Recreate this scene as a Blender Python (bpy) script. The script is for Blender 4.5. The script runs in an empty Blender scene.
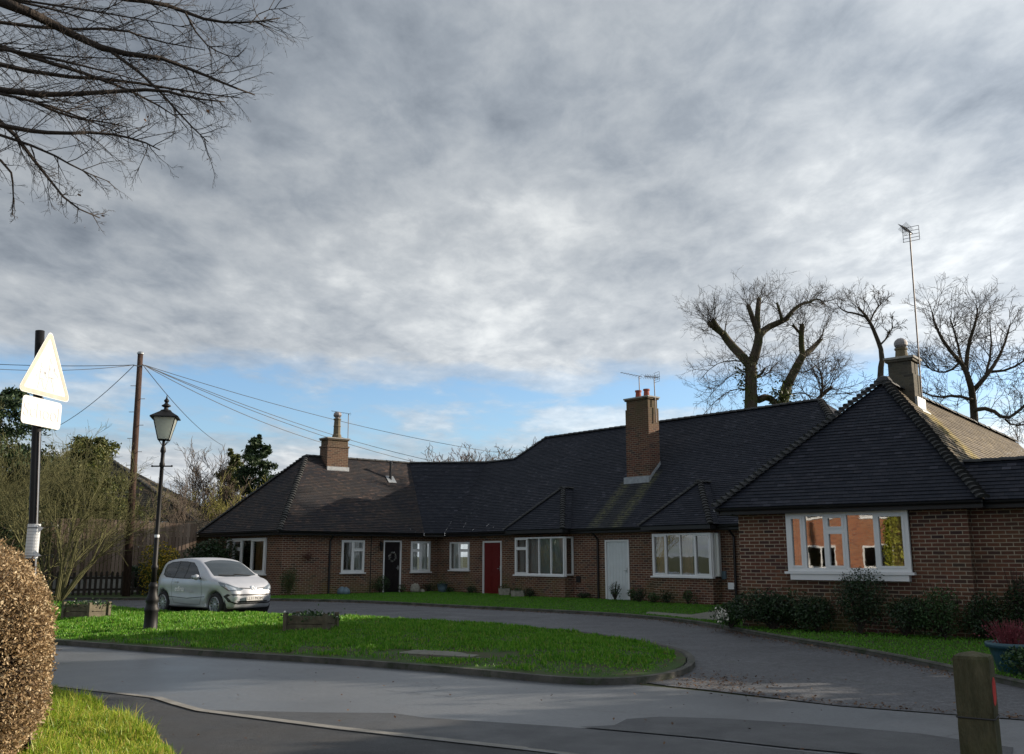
import bpy, bmesh, math, random
import numpy as np
from mathutils import Vector, Matrix
from mathutils.geometry import delaunay_2d_cdt
from mathutils.bvhtree import BVHTree

# ---------------------------------------------------------------- camera, sky, sun, exposure
scene = bpy.context.scene
C = scene.collection
R = math.radians
FPX, HORIZON, EYE = 925.0, 556.0, 1.55
PITCH = math.atan((HORIZON - 377) / FPX)
cam_d = bpy.data.cameras.new('camera'); cam = bpy.data.objects.new('camera', cam_d); C.objects.link(cam)
cam.location = (0, 0, EYE); cam.rotation_euler = (R(90) + PITCH, 0, 0)
cam_d.sensor_width = 36; cam_d.lens = FPX / 1024 * 36; cam_d.clip_end = 3000; cam_d.clip_start = .05
scene.camera = cam
SUN_AZ = R(16)          # angle of the sun beyond +X towards +Y
SUN_EL = R(18)
sun_dir = Vector((math.cos(SUN_EL) * math.cos(SUN_AZ), math.cos(SUN_EL) * math.sin(SUN_AZ), math.sin(SUN_EL)))
sd = bpy.data.lights.new('sun', 'SUN'); sd.energy = 4.6; sd.angle = R(.5); sd.color = (1, .87, .70)
so = bpy.data.objects.new('sun', sd); C.objects.link(so)
so.rotation_euler = sun_dir.to_track_quat('Z', 'Y').to_euler(); so.location = (20, 0, 30)

world = bpy.data.worlds.new("World"); scene.world = world; world.use_nodes = True
wt = world.node_tree; wt.nodes.clear()
def N(t, kind, **kw):
    n = t.nodes.new(kind)
    for k, v in kw.items():
        if k in n.inputs: n.inputs[k].default_value = v
        else: setattr(n, k, v)
    return n
def math_n(t, op, a, b=None, clamp=False):
    n = t.nodes.new('ShaderNodeMath'); n.operation = op; n.use_clamp = clamp
    for i, v in enumerate((a, b)):
        if v is None: continue
        if isinstance(v, (int, float)): n.inputs[i].default_value = v
        else: t.links.new(v, n.inputs[i])
    return n.outputs[0]
def ramp(t, fac, stops, interp='LINEAR'):
    n = t.nodes.new('ShaderNodeValToRGB'); n.color_ramp.interpolation = interp
    el = n.color_ramp.elements
    while len(el) < len(stops): el.new(.5)
    for e, (p, c) in zip(el, stops):
        e.position = p; e.color = (c[0], c[1], c[2], 1) if not isinstance(c, (int, float)) else (c, c, c, 1)
    t.links.new(fac, n.inputs[0]); return n.outputs[0]
def mix(t, fac, a, b, bt='MIX'):
    n = t.nodes.new('ShaderNodeMix'); n.data_type = 'RGBA'; n.blend_type = bt
    for i, v in ((0, fac), (6, a), (7, b)):
        if isinstance(v, (int, float)): n.inputs[i].default_value = v
        elif isinstance(v, tuple): n.inputs[i].default_value = (v[0], v[1], v[2], 1)
        else: t.links.new(v, n.inputs[i])
    return n.outputs[2]
def noise(t, vec, scale, detail=4, rough=.5, dist=0, out=0):
    n = t.nodes.new('ShaderNodeTexNoise'); n.inputs['Scale'].default_value = scale
    n.inputs['Detail'].default_value = detail; n.inputs['Roughness'].default_value = rough
    n.inputs['Distortion'].default_value = dist
    if vec is not None: t.links.new(vec, n.inputs['Vector'])
    return n.outputs[out]

sky = wt.nodes.new('ShaderNodeTexSky'); sky.sky_type = 'NISHITA'; sky.sun_disc = False
sky.sun_elevation = SUN_EL; sky.sun_rotation = R(90) - SUN_AZ
sky.air_density = 1.0; sky.dust_density = 1.0; sky.ozone_density = 2.0
tc = wt.nodes.new('ShaderNodeTexCoord'); sep = wt.nodes.new('ShaderNodeSeparateXYZ')
wt.links.new(tc.outputs['Generated'], sep.inputs[0])
# cloud layer: every sky direction is carried to a flat layer overhead
zz = math_n(wt, 'ADD', math_n(wt, 'MAXIMUM', sep.outputs[2], 0.0), .10)
px_ = math_n(wt, 'DIVIDE', sep.outputs[0], zz); py_ = math_n(wt, 'DIVIDE', sep.outputs[1], zz)
comb = wt.nodes.new('ShaderNodeCombineXYZ'); wt.links.new(px_, comb.inputs[0]); wt.links.new(py_, comb.inputs[1])
comb.inputs[2].default_value = 3.7
mp = wt.nodes.new('ShaderNodeMapping'); mp.inputs['Rotation'].default_value = (0, 0, R(-32)); mp.inputs['Scale'].default_value = (1.0, .8, 1)
wt.links.new(comb.outputs[0], mp.inputs[0]); cv = mp.outputs[0]
n_big = noise(wt, cv, .50, 6, .56, .2)
n_mid = noise(wt, cv, 2.1, 8, .62, .12)
mp2 = wt.nodes.new('ShaderNodeMapping'); mp2.inputs['Rotation'].default_value = (0, 0, R(28)); mp2.inputs['Scale'].default_value = (1.2, .75, 1)
wt.links.new(comb.outputs[0], mp2.inputs[0])
n_rip = noise(wt, mp2.outputs[0], 7.0, 5, .60, .25)
# cover: nearly closed above, broken close to the horizon
cover = ramp(wt, sep.outputs[2], [(0.0, .62), (.09, .60), (.125, .45), (.17, .40), (.20, .54), (.26, .90), (1, .97)])
dens = math_n(wt, 'ADD', math_n(wt, 'ADD', math_n(wt, 'MULTIPLY', n_big, .55), math_n(wt, 'MULTIPLY', n_mid, .45)), cover)
alpha = ramp(wt, math_n(wt, 'SUBTRACT', dens, .5), [(.40, 0.0), (.50, .62), (.62, 1.0)], 'EASE')
tone = math_n(wt, 'ADD', math_n(wt, 'ADD', math_n(wt, 'MULTIPLY', n_big, .56), math_n(wt, 'MULTIPLY', n_mid, .25)), math_n(wt, 'MULTIPLY', n_rip, .19))
ccol = ramp(wt, tone, [(.38, (1.2, 1.4, 1.68)), (.45, (1.9, 2.13, 2.42)), (.53, (2.9, 3.1, 3.3)), (.62, (4.5, 4.65, 4.7))])
# the cloud is brighter towards the sun
dotn = wt.nodes.new('ShaderNodeVectorMath'); dotn.operation = 'DOT_PRODUCT'
wt.links.new(tc.outputs['Generated'], dotn.inputs[0]); dotn.inputs[1].default_value = tuple(sun_dir)
lift = ramp(wt, math_n(wt, 'ADD', math_n(wt, 'MULTIPLY', dotn.outputs['Value'], .5), .5), [(0, .85), (.45, .90), (.75, 1.12), (1, 1.8)])
ccol = mix(wt, 1.0, ccol, lift, 'MULTIPLY')
low = ramp(wt, sep.outputs[2], [(0.0, 1.30), (.20, 1.18), (.34, 1.0), (1, .95)])
ccol = mix(wt, 1.0, ccol, low, 'MULTIPLY')
skyc = mix(wt, 1.0, sky.outputs[0], (.90, 1.02, 1.16), 'MULTIPLY')
final = mix(wt, alpha, skyc, ccol)
bg = wt.nodes.new('ShaderNodeBackground'); bg.inputs[1].default_value = .1
wt.links.new(final, bg.inputs[0]); wo = wt.nodes.new('ShaderNodeOutputWorld'); wt.links.new(bg.outputs[0], wo.inputs[0])

scene.view_settings.view_transform = 'Standard'; scene.view_settings.look = 'None'
scene.view_settings.exposure = 0.80; scene.view_settings.gamma = 1
scene.view_settings.use_curve_mapping = False
scene.render.engine = 'CYCLES'

# ---------------------------------------------------------------- helpers
ROOT = {}
def tag(o, label=None, cat=None, group=None, kind=None):
    if label: o['label'] = label
    if cat: o['category'] = cat
    if group: o['group'] = group
    if kind: o['kind'] = kind
    return o
def thing(name, loc, label, cat, group=None):
    o = bpy.data.objects.new(name, None); o.empty_display_size = .3; C.objects.link(o)
    o.location = loc; ROOT[o.name] = Vector(loc)
    return tag(o, label, cat, group)
def off_of(o):
    return ROOT.get(o.name, Vector((0, 0, 0)))
def V3(x, y=0, z=0):
    return Vector((x, y, z))

class MB:
    def __init__(s): s.v = []; s.f = []; s.fr = {}
    def poly(s, pts):
        b = len(s.v); s.v += [tuple(p) for p in pts]; s.f.append(tuple(range(b, b + len(pts))))
    def box(s, o, ax, ay, az):
        o, ax, ay, az = Vector(o), Vector(ax), Vector(ay), Vector(az)
        if ax.cross(ay).dot(az) < 0: ax, ay = ay, ax
        b = len(s.v)
        s.v += [tuple(o + ax * i + ay * j + az * k) for k in (0, 1) for j in (0, 1) for i in (0, 1)]
        s.f += [tuple(b + q for q in f) for f in ((0, 2, 3, 1), (4, 5, 7, 6), (0, 1, 5, 4), (1, 3, 7, 5), (3, 2, 6, 7), (2, 0, 4, 6))]
    def cbox(s, x0, x1, y0, y1, z0, z1):
        s.box((x0, y0, z0), (x1 - x0, 0, 0), (0, y1 - y0, 0), (0, 0, z1 - z0))
    def tube(s, pts, rads, k=6, cap=True):
        pts = [Vector(p) for p in pts]
        if not hasattr(rads, '__len__'): rads = [rads] * len(pts)
        n = len(pts); b = len(s.v); side = None
        for i, p in enumerate(pts):
            d = (pts[min(i + 1, n - 1)] - pts[max(i - 1, 0)])
            if d.length < 1e-9: d = Vector((0, 0, 1))
            d.normalize()
            if side is None:
                side = d.orthogonal().normalized()
            else:
                side = side - d * side.dot(d)
                if side.length < 1e-6: side = d.orthogonal()
                side.normalize()
            up = d.cross(side)
            for j in range(k):
                a = 2 * math.pi * j / k
                q = p + (side * math.cos(a) + up * math.sin(a)) * rads[i]
                s.v.append((q.x, q.y, q.z))
        for i in range(n - 1):
            for j in range(k):
                a0 = b + i * k + j; a1 = b + i * k + (j + 1) % k
                s.f.append((a0, a1, a1 + k, a0 + k))
        if cap:
            s.f.append(tuple(b + j for j in reversed(range(k)))); s.f.append(tuple(b + (n - 1) * k + j for j in range(k)))
    def lathe(s, o, prof, k=20, axis=None, sides=None):
        """prof: list of (radius, height) about the axis through o"""
        o = Vector(o); ax = Vector(axis or (0, 0, 1)).normalized()
        e1 = ax.orthogonal().normalized() if axis else Vector((1, 0, 0)); e2 = ax.cross(e1)
        b = len(s.v); n = len(prof)
        for r, h in prof:
            for j in range(k):
                a = 2 * math.pi * j / k
                s.v.append(tuple(o + ax * h + (e1 * math.cos(a) + e2 * math.sin(a)) * r))
        for i in range(n - 1):
            for j in range(k):
                a0 = b + i * k + j; a1 = b + i * k + (j + 1) % k
                s.f.append((a0, a1, a1 + k, a0 + k))
        s.f.append(tuple(b + j for j in reversed(range(k)))); s.f.append(tuple(b + (n - 1) * k + j for j in range(k)))
    def build(s, name, mat, parent=None, smooth=False, loc=None, uv=True):
        """parent: thing or part; vertices are given in world space and stored relative to the thing's base"""
        me = bpy.data.meshes.new(name)
        if parent is not None: off = off_of(parent)
        elif loc is not None: off = Vector(loc)
        else: off = Vector((0, 0, 0))
        va = np.array(s.v, dtype=np.float64).reshape(-1, 3)
        me.from_pydata((va - np.array(off)).tolist(), [], s.f)
        me.update()
        if uv:
            ul = me.uv_layers.new(name='uv'); data = np.zeros((len(me.loops), 2), dtype=np.float32)
            for p in me.polygons:
                n = p.normal
                if p.index in s.fr: t, bb = s.fr[p.index]
                elif abs(n.z) > .96: t = Vector((1, 0, 0)); bb = Vector((0, 1, 0))
                else:
                    t = Vector((-n.y, n.x, 0)).normalized(); bb = n.cross(t)
                for li in p.loop_indices:
                    co = va[me.loops[li].vertex_index]
                    data[li, 0] = co[0] * t.x + co[1] * t.y; data[li, 1] = co[0] * bb.x + co[1] * bb.y + co[2] * bb.z
            ul.data.foreach_set('uv', data.ravel())
        if smooth: me.polygons.foreach_set('use_smooth', [True] * len(me.polygons))
        if mat: me.materials.append(mat)
        o = bpy.data.objects.new(name, me); C.objects.link(o)
        if parent is not None:
            o.parent = parent; ROOT[o.name] = off
        else:
            o.location = off; ROOT[o.name] = off
        return o
def npmesh(name, verts, nper, mat, parent=None, loc=(0, 0, 0)):
    """many separate small faces of nper corners each; verts (n*nper, 3) in world space"""
    off = off_of(parent) if parent is not None else Vector(loc)
    verts = np.asarray(verts, dtype=np.float32) - np.array(off, dtype=np.float32)
    n = len(verts) // nper
    me = bpy.data.meshes.new(name)
    me.vertices.add(n * nper); me.vertices.foreach_set('co', verts.ravel())
    me.loops.add(n * nper); me.loops.foreach_set('vertex_index', np.arange(n * nper, dtype=np.int32))
    me.polygons.add(n); me.polygons.foreach_set('loop_start', np.arange(0, n * nper, nper, dtype=np.int32))
    me.update(calc_edges=True); me.validate()
    me.materials.append(mat)
    o = bpy.data.objects.new(name, me); C.objects.link(o)
    if parent is not None: o.parent = parent
    else: o.location = off
    ROOT[o.name] = off
    return o
def copy_tree(o, parent=None):
    c = o.copy(); C.objects.link(c)
    if parent is not None: c.parent = parent
    for ch in [q for q in bpy.data.objects if q.parent == o]: copy_tree(ch, c)
    return c

# ---------------------------------------------------------------- materials
def mat_new(name):
    m = bpy.data.materials.new(name); m.use_nodes = True; t = m.node_tree
    b = t.nodes['Principled BSDF']; return m, t, b
def simple(name, col, rough=.6, metal=0.0, var=.12, nscale=6, bump=0.0, bscale=40, spec=.5, coat=0.0):
    m, t, b = mat_new(name)
    tcn = t.nodes.new('ShaderNodeTexCoord'); vec = tcn.outputs['Object']
    f = noise(t, vec, nscale, 5, .6)
    lo = tuple(c * (1 - var) for c in col); hi = tuple(min(1, c * (1 + var)) for c in col)
    t.links.new(ramp(t, f, [(.3, lo), (.7, hi)]), b.inputs['Base Color'])
    b.inputs['Roughness'].default_value = rough; b.inputs['Metallic'].default_value = metal
    b.inputs['Specular IOR Level'].default_value = spec
    b.inputs['Coat Weight'].default_value = coat; b.inputs['Coat Roughness'].default_value = .05
    if bump:
        bn = t.nodes.new('ShaderNodeBump'); bn.inputs['Strength'].default_value = bump; bn.inputs['Distance'].default_value = .01
        t.links.new(noise(t, vec, bscale, 4, .6), bn.inputs['Height']); t.links.new(bn.outputs[0], b.inputs['Normal'])
    return m
def brick_mat(name, c1, c2, c3, mortar, stain=(.10, .11, .03), stain_top=None, bw=.225, bh=.075):
    m, t, b = mat_new(name)
    uvn = t.nodes.new('ShaderNodeUVMap'); uv = uvn.outputs[0]
    tcn = t.nodes.new('ShaderNodeTexCoord'); ob = tcn.outputs['Object']
    wob = t.nodes.new('ShaderNodeVectorMath'); wob.operation = 'MULTIPLY_ADD'
    t.links.new(noise(t, uv, 4, 2, .5, 0, 1), wob.inputs[0]); wob.inputs[1].default_value = (.008, .008, 0); t.links.new(uv, wob.inputs[2])
    br = t.nodes.new('ShaderNodeTexBrick'); t.links.new(wob.outputs[0], br.inputs['Vector'])
    br.inputs['Scale'].default_value = 1; br.inputs['Brick Width'].default_value = bw; br.inputs['Row Height'].default_value = bh
    br.inputs['Mortar Size'].default_value = .0085; br.inputs['Mortar Smooth'].default_value = .2; br.inputs['Bias'].default_value = 0
    br.inputs['Color1'].default_value = (0, 0, 0, 1); br.inputs['Color2'].default_value = (1, 1, 1, 1); br.inputs['Mortar'].default_value = (.5, .5, .5, 1)
    bc = ramp(t, br.outputs['Color'], [(0, c2), (.35, c1), (.7, c3), (1, c1)])
    bc = mix(t, ramp(t, noise(t, uv, 9, 4, .6), [(.35, 0.0), (.7, .45)]), bc, c2)
    mo = mix(t, ramp(t, noise(t, uv, 1.3, 4, .6), [(.35, 0.0), (.65, .7)]), mortar, tuple(c * .45 for c in mortar))
    col = mix(t, br.outputs['Fac'], bc, mo)
    # green algae near the ground and in patches
    sp = t.nodes.new('ShaderNodeSeparateXYZ'); t.links.new(uv, sp.inputs[0])
    hgt = ramp(t, sp.outputs[1], [(0.0, .75), (.5, .28), (1.0, .10), (1.0, .10)])
    sm = math_n(t, 'MULTIPLY', ramp(t, noise(t, ob, 1.1, 4, .6), [(.42, 0.0), (.62, 1.0)]), hgt)
    col = mix(t, sm, col, stain)
    if stain_top:
        hh = ramp(t, math_n(t, 'DIVIDE', sp.outputs[1], 10), [(stain_top[0] / 10, 0.0), (stain_top[1] / 10, .8)])
        col = mix(t, math_n(t, 'MULTIPLY', hh, ramp(t, noise(t, ob, 2.2, 5, .7), [(.3, .45), (.6, 1.0)])), col, (.085, .072, .038))
    t.links.new(col, b.inputs['Base Color']); b.inputs['Roughness'].default_value = .88; b.inputs['Specular IOR Level'].default_value = .25
    bn = t.nodes.new('ShaderNodeBump'); bn.inputs['Strength'].default_value = .6; bn.inputs['Distance'].default_value = .008
    hgtv = math_n(t, 'SUBTRACT', math_n(t, 'MULTIPLY', noise(t, uv, 60, 3, .6), .35), br.outputs['Fac'])
    t.links.new(hgtv, bn.inputs['Height']); t.links.new(bn.outputs[0], b.inputs['Normal'])
    return m
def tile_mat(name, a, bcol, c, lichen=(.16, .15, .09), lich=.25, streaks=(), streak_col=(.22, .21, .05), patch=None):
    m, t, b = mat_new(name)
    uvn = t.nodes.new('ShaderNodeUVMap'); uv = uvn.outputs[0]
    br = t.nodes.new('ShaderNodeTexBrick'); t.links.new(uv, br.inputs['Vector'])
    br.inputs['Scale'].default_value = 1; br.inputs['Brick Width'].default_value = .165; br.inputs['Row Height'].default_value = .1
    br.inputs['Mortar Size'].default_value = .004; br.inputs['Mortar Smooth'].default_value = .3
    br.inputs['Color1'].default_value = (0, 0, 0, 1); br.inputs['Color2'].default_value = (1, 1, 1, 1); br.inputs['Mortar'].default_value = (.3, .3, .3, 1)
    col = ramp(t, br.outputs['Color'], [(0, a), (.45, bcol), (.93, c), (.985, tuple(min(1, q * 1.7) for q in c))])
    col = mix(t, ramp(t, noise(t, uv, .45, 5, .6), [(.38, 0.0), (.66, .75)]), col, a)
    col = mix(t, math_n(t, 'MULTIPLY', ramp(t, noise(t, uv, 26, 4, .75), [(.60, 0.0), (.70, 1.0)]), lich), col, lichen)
    sp = t.nodes.new('ShaderNodeSeparateXYZ'); t.links.new(uv, sp.inputs[0])
    for (u, w, v0, v1, drift, amt) in streaks:
        # a streak of moss down the slope from under a chimney
        cu = math_n(t, 'ADD', u, math_n(t, 'MULTIPLY', math_n(t, 'SUBTRACT', v1, sp.outputs[1]), drift))
        d = math_n(t, 'DIVIDE', math_n(t, 'ABSOLUTE', math_n(t, 'SUBTRACT', sp.outputs[0], cu)), w)
        mk = ramp(t, d, [(0.0, 1.0), (.45, .75), (1, 0.0)])
        vv = ramp(t, math_n(t, 'DIVIDE', math_n(t, 'SUBTRACT', sp.outputs[1], v0), v1 - v0), [(0, .9), (.9, 1.0), (1, 0.0)], 'LINEAR')
        mk = math_n(t, 'MULTIPLY', math_n(t, 'MULTIPLY', mk, vv), ramp(t, noise(t, uv, 7, 5, .7), [(.38, .05), (.6, amt)]))
        col = mix(t, mk, col, streak_col)
    if patch: col = mix(t, ramp(t, noise(t, uv, .8, 4, .6), [(.35, 0.0), (.6, patch[1])]), col, patch[0])
    col = mix(t, math_n(t, 'MULTIPLY', br.outputs['Fac'], .7), col, (.008, .008, .01))
    t.links.new(col, b.inputs['Base Color']); b.inputs['Roughness'].default_value = .75; b.inputs['Specular IOR Level'].default_value = .3
    bn = t.nodes.new('ShaderNodeBump'); bn.inputs['Strength'].default_value = .8; bn.inputs['Distance'].default_value = .012
    h = math_n(t, 'SUBTRACT', math_n(t, 'ADD', math_n(t, 'MULTIPLY', br.outputs['Color'], .5), math_n(t, 'MULTIPLY', noise(t, uv, 30, 3, .6), .5)), math_n(t, 'MULTIPLY', br.outputs['Fac'], 1.0))
    t.links.new(h, bn.inputs['Height']); t.links.new(bn.outputs[0], b.inputs['Normal'])
    return m
def leaf_mat(name, stops, rough=.5, trans=.25):
    m, t, b = mat_new(name)
    g = t.nodes.new('ShaderNodeNewGeometry')
    col = ramp(t, g.outputs['Random Per Island'], stops)
    t.links.new(col, b.inputs['Base Color']); b.inputs['Roughness'].default_value = rough; b.inputs['Specular IOR Level'].default_value = .35
    if trans:
        tr = t.nodes.new('ShaderNodeBsdfTranslucent'); t.links.new(col, tr.inputs[0])
        mx = t.nodes.new('ShaderNodeMixShader'); mx.inputs[0].default_value = trans
        t.links.new(b.outputs[0], mx.inputs[1]); t.links.new(tr.outputs[0], mx.inputs[2])
        t.links.new(mx.outputs[0], t.nodes['Material Output'].inputs[0])
    return m
def glass_mat(name, tint=(.90, .94, .94), refl=.16, rough=.015):
    m, t, b = mat_new(name); t.nodes.remove(b)
    gl = t.nodes.new('ShaderNodeBsdfGlossy'); gl.inputs['Roughness'].default_value = rough; gl.inputs[0].default_value = (1, 1, 1, 1)
    tr = t.nodes.new('ShaderNodeBsdfTransparent'); tr.inputs[0].default_value = (*tint, 1)
    lw = t.nodes.new('ShaderNodeLayerWeight'); lw.inputs[0].default_value = .5
    f = math_n(t, 'ADD', math_n(t, 'MULTIPLY', lw.outputs['Fresnel'], .9), refl, True)
    tcn = t.nodes.new('ShaderNodeTexCoord')
    bn = t.nodes.new('ShaderNodeBump'); bn.inputs['Strength'].default_value = .025; bn.inputs['Distance'].default_value = .02
    t.links.new(noise(t, tcn.outputs['Object'], 2.5, 2, .5), bn.inputs['Height']); t.links.new(bn.outputs[0], gl.inputs['Normal'])
    mx = t.nodes.new('ShaderNodeMixShader'); t.links.new(f, mx.inputs[0]); t.links.new(tr.outputs[0], mx.inputs[1]); t.links.new(gl.outputs[0], mx.inputs[2])
    t.links.new(mx.outputs[0], t.nodes['Material Output'].inputs[0])
    return m
M = {}
M['brick'] = brick_mat('red_brown_brick', (.125, .050, .036), (.050, .030, .029), (.170, .072, .044), (.42, .345, .26))
M['brick_chim'] = brick_mat('chimney_brick', (.125, .050, .038), (.055, .032, .030), (.165, .070, .046), (.27, .22, .16), stain_top=(6.0, 6.7))
M['brick_left'] = brick_mat('left_chimney_brick', (.105, .052, .040), (.06, .036, .032), (.14, .072, .05), (.27, .22, .16), stain_top=(6.1, 6.6))
M['brick_grey'] = brick_mat('grey_chimney_brick', (.085, .075, .06), (.055, .05, .045), (.11, .095, .075), (.12, .11, .09))
M['brick_orange'] = brick_mat('orange_brick', (.36, .13, .065), (.24, .085, .05), (.42, .17, .08), (.34, .28, .22))
M['tile'] = tile_mat('dark_clay_tile', (.011, .014, .024), (.018, .022, .034), (.030, .031, .042), lich=.35)
M['tile_left'] = tile_mat('brown_clay_tile', (.012, .014, .021), (.023, .020, .025), (.054, .036, .032), lichen=(.20, .17, .09), lich=.4, patch=((.075, .058, .040), .2))
M['tile_moss'] = tile_mat('dark_tile_moss_streaks', (.022, .023, .030), (.036, .034, .038), (.060, .050, .050), lich=.5, streaks=())
M['tile_lichen_sunlit'] = tile_mat('sunlit_lichen_tile', (.075, .062, .045), (.105, .085, .055), (.15, .12, .075), lichen=(.25, .22, .10), lich=.5)  # lichened tiles, paler and warmer to carry the sun on the right slope
M['bonnet'] = simple('bonnet_tile', (.036, .037, .038), .8, var=.5, nscale=5, bump=.4)
M['fascia'] = simple('dark_fascia', (.012, .012, .014), .5)
M['pipe'] = simple('black_pipe', (.010, .010, .012), .35)
M['upvc'] = simple('white_window_frame', (.74, .75, .76), .35, var=.04, nscale=3)
M['white_door'] = simple('white_painted_door', (.62, .66, .68), .5, var=.05, nscale=4)
M['red_door'] = simple('dark_red_door', (.13, .011, .011), .35, var=.10, nscale=5)
M['black_door'] = simple('black_door', (.012, .010, .012), .3)
M['metal'] = simple('galvanised_metal', (.42, .43, .44), .4, .8, var=.12)
M['lead'] = simple('lead_flashing', (.30, .32, .34), .55, .2, var=.2, nscale=8)
M['terracotta'] = simple('terracotta_pot', (.28, .065, .04), .75, var=.2)
M['buff'] = simple('buff_pot', (.13, .105, .065), .85, var=.3, nscale=10)
M['cement'] = simple('cement', (.30, .29, .27), .9, var=.25, nscale=8, bump=.4)
M['curtain'] = leaf_mat('net_curtain', [(0, (.80, .83, .80)), (1, (.84, .86, .84))], .85, .25)
M['curtain_dark'] = simple('grey_curtain', (.20, .22, .24), .85, var=.15)
M['curtain_orange_glint'] = simple('tan_reflection_curtain', (.62, .38, .20), .85, var=.15)  # tan curtains put in where panes would show orange reflections
M['glass'] = glass_mat('window_glass')
M['glass_mirror'] = glass_mat('window_glass_bright', refl=.18)
M['inside'] = simple('dark_room', (.05, .045, .04), .9)
# ---------------------------------------------------------------- building helpers
def wall_face(mb, P0, P1, z0, z1, ops=(), reveal=.10, outn=None):
    """vertical wall skin from P0 to P1 (plan) with rectangular openings (u0,u1,v0,v1) and their reveals"""
    P0 = Vector((P0[0], P0[1], 0)); P1 = Vector((P1[0], P1[1], 0)); L = (P1 - P0).length; d = (P1 - P0).normalized()
    inn = Vector((-d.y, d.x, 0))          # pointing inside when the wall runs left to right seen from outside
    us = sorted({0, L, *[o[0] for o in ops], *[o[1] for o in ops]}); vs = sorted({z0, z1, *[o[2] for o in ops], *[o[3] for o in ops]})
    for a, b in zip(us, us[1:]):
        for c, e in zip(vs, vs[1:]):
            um, vm = (a + b) / 2, (c + e) / 2
            if any(o[0] < um < o[1] and o[2] < vm < o[3] for o in ops): continue
            q = [P0 + d * a, P0 + d * b]
            mb.poly([q[0] + V3(0, 0, c), q[1] + V3(0, 0, c), q[1] + V3(0, 0, e), q[0] + V3(0, 0, e)])
    for (a, b, c, e) in ops:
        A, B = P0 + d * a, P0 + d * b; i = inn * reveal
        for s, t_ in (((A, c), (A, e)), ((B, e), (B, c)), ((A, e), (B, e)), ((B, c), (A, c))):
            p, q = s[0] + V3(0, 0, s[1]), t_[0] + V3(0, 0, t_[1])
            mb.poly([p, q, q + i, p + i])

def clip_strip(poly, v0, v1):
    def cut(pts, val, keep_above):
        out = []
        for i in range(len(pts)):
            a, b = pts[i], pts[(i + 1) % len(pts)]
            ia = (a[1] >= val) if keep_above else (a[1] <= val); ib = (b[1] >= val) if keep_above else (b[1] <= val)
            if ia: out.append(a)
            if ia != ib:
                t = (val - a[1]) / (b[1] - a[1]); out.append((a[0] + t * (b[0] - a[0]), val))
        return out
    p = cut(poly, v0, True)
    return cut(p, v1, False) if len(p) > 2 else p
def tiled(mb, pts, course=.1, lip=.012, seed=1):
    """a roof plane as overlapping courses of tiles: every course is a sheet whose lower edge stands proud"""
    rng = random.Random(seed)
    pts = [Vector(p) for p in pts]
    n = (pts[1] - pts[0]).cross(pts[2] - pts[0]).normalized()
    if n.z < 0: n = -n; pts = pts[::-1]
    t = Vector((-n.y, n.x, 0)).normalized(); b = n.cross(t)
    o = pts[0]
    pl = [((p - o).dot(t), (p - o).dot(b)) for p in pts]; ob = o.dot(b)
    lo = min(q[1] for q in pl); hi = max(q[1] for q in pl)
    k0 = math.floor((lo + ob) / course); k1 = math.ceil((hi + ob) / course)
    for k in range(k0, k1):
        v0, v1 = max(lo, k * course - ob), min(hi, (k + 1) * course - ob)
        if v1 - v0 < .025: continue
        c = clip_strip(pl, v0, v1)
        if len(c) < 3: continue
        u0 = min(q[0] for q in c); u1 = max(q[0] for q in c)
        # split the course every metre or so and let each run sit a little differently
        cuts = [u0]
        while cuts[-1] + 1.4 < u1: cuts.append(cuts[-1] + rng.uniform(.5, 1.2))
        cuts.append(u1)
        for ua, ub in zip(cuts, cuts[1:]):
            sw = [(q[1], q[0]) for q in c]; sw = clip_strip(sw, ua, ub); cc = [(q[1], q[0]) for q in sw]
            if len(cc) < 3: continue
            l = lip * rng.uniform(.75, 1.35)
            def P(q, h=None):
                hh = l * (1 - (q[1] - v0) / course) if h is None else h
                return o + t * q[0] + b * q[1] + n * hh
            mb.fr[len(mb.f)] = (t, b); mb.poly([P(q) for q in cc])
            low = [q for q in cc if abs(q[1] - v0) < 1e-5]
            if len(low) >= 2:
                a_, b_ = min(low), max(low)
                mb.fr[len(mb.f)] = (t, b); mb.poly([P(a_, -.012), P(b_, -.012), P(b_), P(a_)])
def arch_run(mb, A, B, step=.16, r=.10, taper=1.5, lift=.03, up=None, seed=3):
    """half-round bonnet or ridge tiles laid one after another along A -> B (low to high)"""
    rng = random.Random(seed)
    A, B = Vector(A), Vector(B); L = (B - A).length; d = (B - A).normalized()
    side = d.cross(Vector((0, 0, 1))).normalized(); upv = side.cross(d).normalized()
    k = max(1, int(L / step))
    for i in range(k):
        p0 = A + d * (L * i / k) - d * .02; p1 = A + d * (L * (i + 1) / k) + d * .02
        r0 = r * taper ** .5 * rng.uniform(.92, 1.08); r1 = r / taper ** .5
        off = side * rng.uniform(-.008, .008)
        ring = []
        for p, rr, lf in ((p0, r0, lift * taper), (p1, r1, lift * .2)):
            ring.append([p + off + side * math.cos(a) * rr * 1.15 + upv * (math.sin(a) * rr * .8 + lf - rr * .25) for a in [math.pi * j / 6 for j in range(7)]])
        for j in range(6): mb.poly([ring[0][j], ring[1][j], ring[1][j + 1], ring[0][j + 1]])
        mb.poly(ring[0][::-1])

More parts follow.
